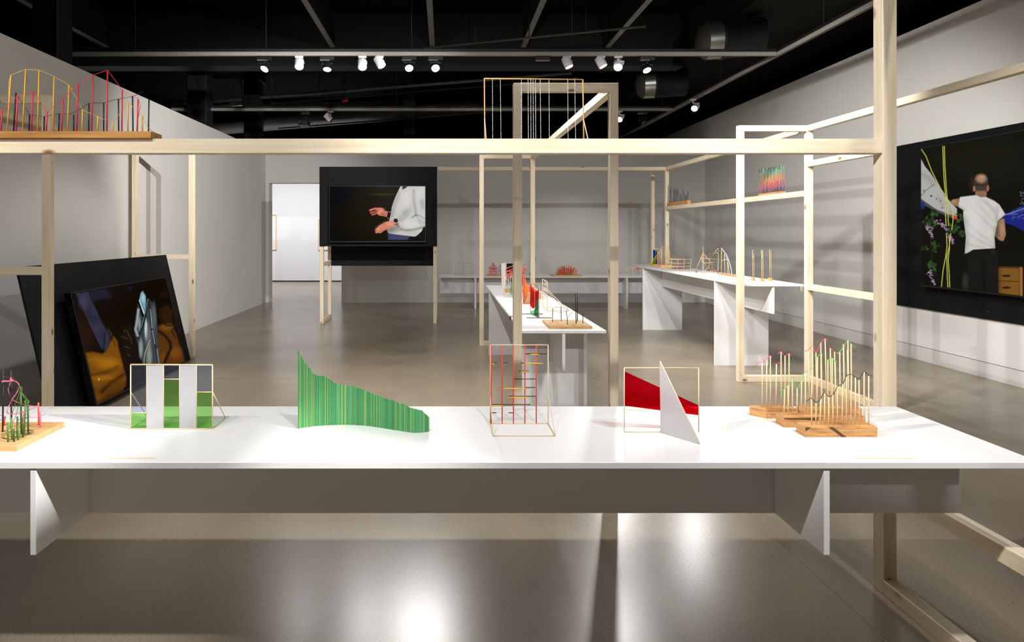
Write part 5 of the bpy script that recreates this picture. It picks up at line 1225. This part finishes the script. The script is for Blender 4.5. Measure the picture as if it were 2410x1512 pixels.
for (a, b) in (((1122,460),(1122,345)),((1165,460),(1160,300)),((1195,460),(1190,245)),((1140,460),(1140,330)),((1115,345),(1192,245)),((1118,400),(1200,405)),((1160,300),(1200,300))):
    pa = pc(*a); pa.z = max(pa.z, zq); rod(t, pa, pc(*b), .0035, M['blue'], 'stick')
MB().sphere(pc(1191,242), .008).build('bead', M['blue'], t)
t = thing('green_tripod', P(1262, 644, d_), 'tall tripod of pale sticks with a lime green cone on top', 'sculpture')
top = pc(1846,235)
for (x, dd) in ((1896,12.2),(1800,12.3),(1845,12.5)): rod(t, top, foot(pc(x,455,dd)), .004, M['bass'], 'leg')
MB().lathe(top, (0,0,1), [(-.02,.003),(.10,.02),(.11,.02),(.11,0)], 10).build('cone', M['lime'], t)
MB().slab([foot(pc(1725,470)), foot(pc(1742,470)), pc(1738,380)], (0,.01,0)).build('blue_fin', M['blue'], t)
c = c2
t = thing('spiky_stick_mound', P(1333, 645, 12.35), 'mound of spiky orange, red and purple sticks on a wooden board', 'sculpture')
a = pc(570,420,12.25); b = pc(1070,420,12.25)
MB().box((a.x, 12.14, ZB), (b.x, 12.54, ZB+.022), .002).build('board', M['board'], t)
mes = bpy.data.meshes.new('stick'); mes.from_pydata(um.v, [], um.f); mes.materials.append(M['spikes'])
cxm = P(*c2(820,0),12.34).x
for k in range(150):
    u = random.uniform(-1,1); v = random.uniform(-1,1)
    if u*u+v*v > 1.05: continue
    hgt = (.22*(1-.55*u*u)-.03)*random.uniform(.6,1.05)
    inst('stick', mes, t, (cxm+u*.205, 12.34+v*.14, ZB+.02), (.0055,.0055,hgt), (random.uniform(-.15,.15), .35*u+random.uniform(-.12,.12), 0))
d_ = 12.32
t = thing('white_thread_frame', P(1418, 646, d_), 'square wooden frame criss-crossed with white threads beside the right post', 'sculpture')
fx0, fx1, fz = 1332, 1560, 156
for (a, b) in ((foot(pc(fx0,400)),pc(fx0,fz)),(foot(pc(fx1,400)),pc(fx1,fz)),(pc(fx0,fz),pc(fx1,fz)),(foot(pc(fx0,400)),foot(pc(fx1,400)))): rod(t, a, b, .004, M['bass'], 'frame_rod')
rod(t, pc(fx0,255), foot(pc(1490,410,d_-.12)), .003, M['bass'], 'strut')
rr = random.Random(5)
for k in range(34):
    sd = rr.random(); y0_ = 160+240*rr.random()**1.6; y1_ = 160+240*rr.random()**1.6
    if sd < .6: A_, B_ = pc(fx0,y0_), pc(fx1,y1_)
    else: A_, B_ = pc(fx0+(fx1-fx0)*rr.random(),fz), pc(fx0+(fx1-fx0)*rr.random(),395)
    rod(t, A_, B_, .0019, M['string'], 'thread', 4)
c = c3; d_ = 12.3
t = thing('pink_lattice_stool', P(1494, 645, d_), 'tiny wooden stool frame with pink and orange loops near the tall table', 'sculpture')
for (x, dd) in ((90,12.35),(172,12.25),(330,12.35),(345,12.25)): rod(t, foot(pc(x,745,dd)), pc(x-8,620,dd), .004, M['bass'], 'leg')
for (a, b) in (((82,620),(330,618)),((165,638),(345,630)),((82,620),(165,638))): rod(t, pc(*a), pc(*b), .004, M['bass'], 'rod')
MB().tube(curve([pc(200,650),pc(260,625),pc(330,640),pc(250,680),(pc(215,650)),pc(300,655),pc(340,630)],4), .004, 5).build('loop', M['orange'], t)
MB().tube(curve([pc(210,652),pc(270,645),pc(335,650)],4), .005, 5).build('loop', M['pinkthread'], t)
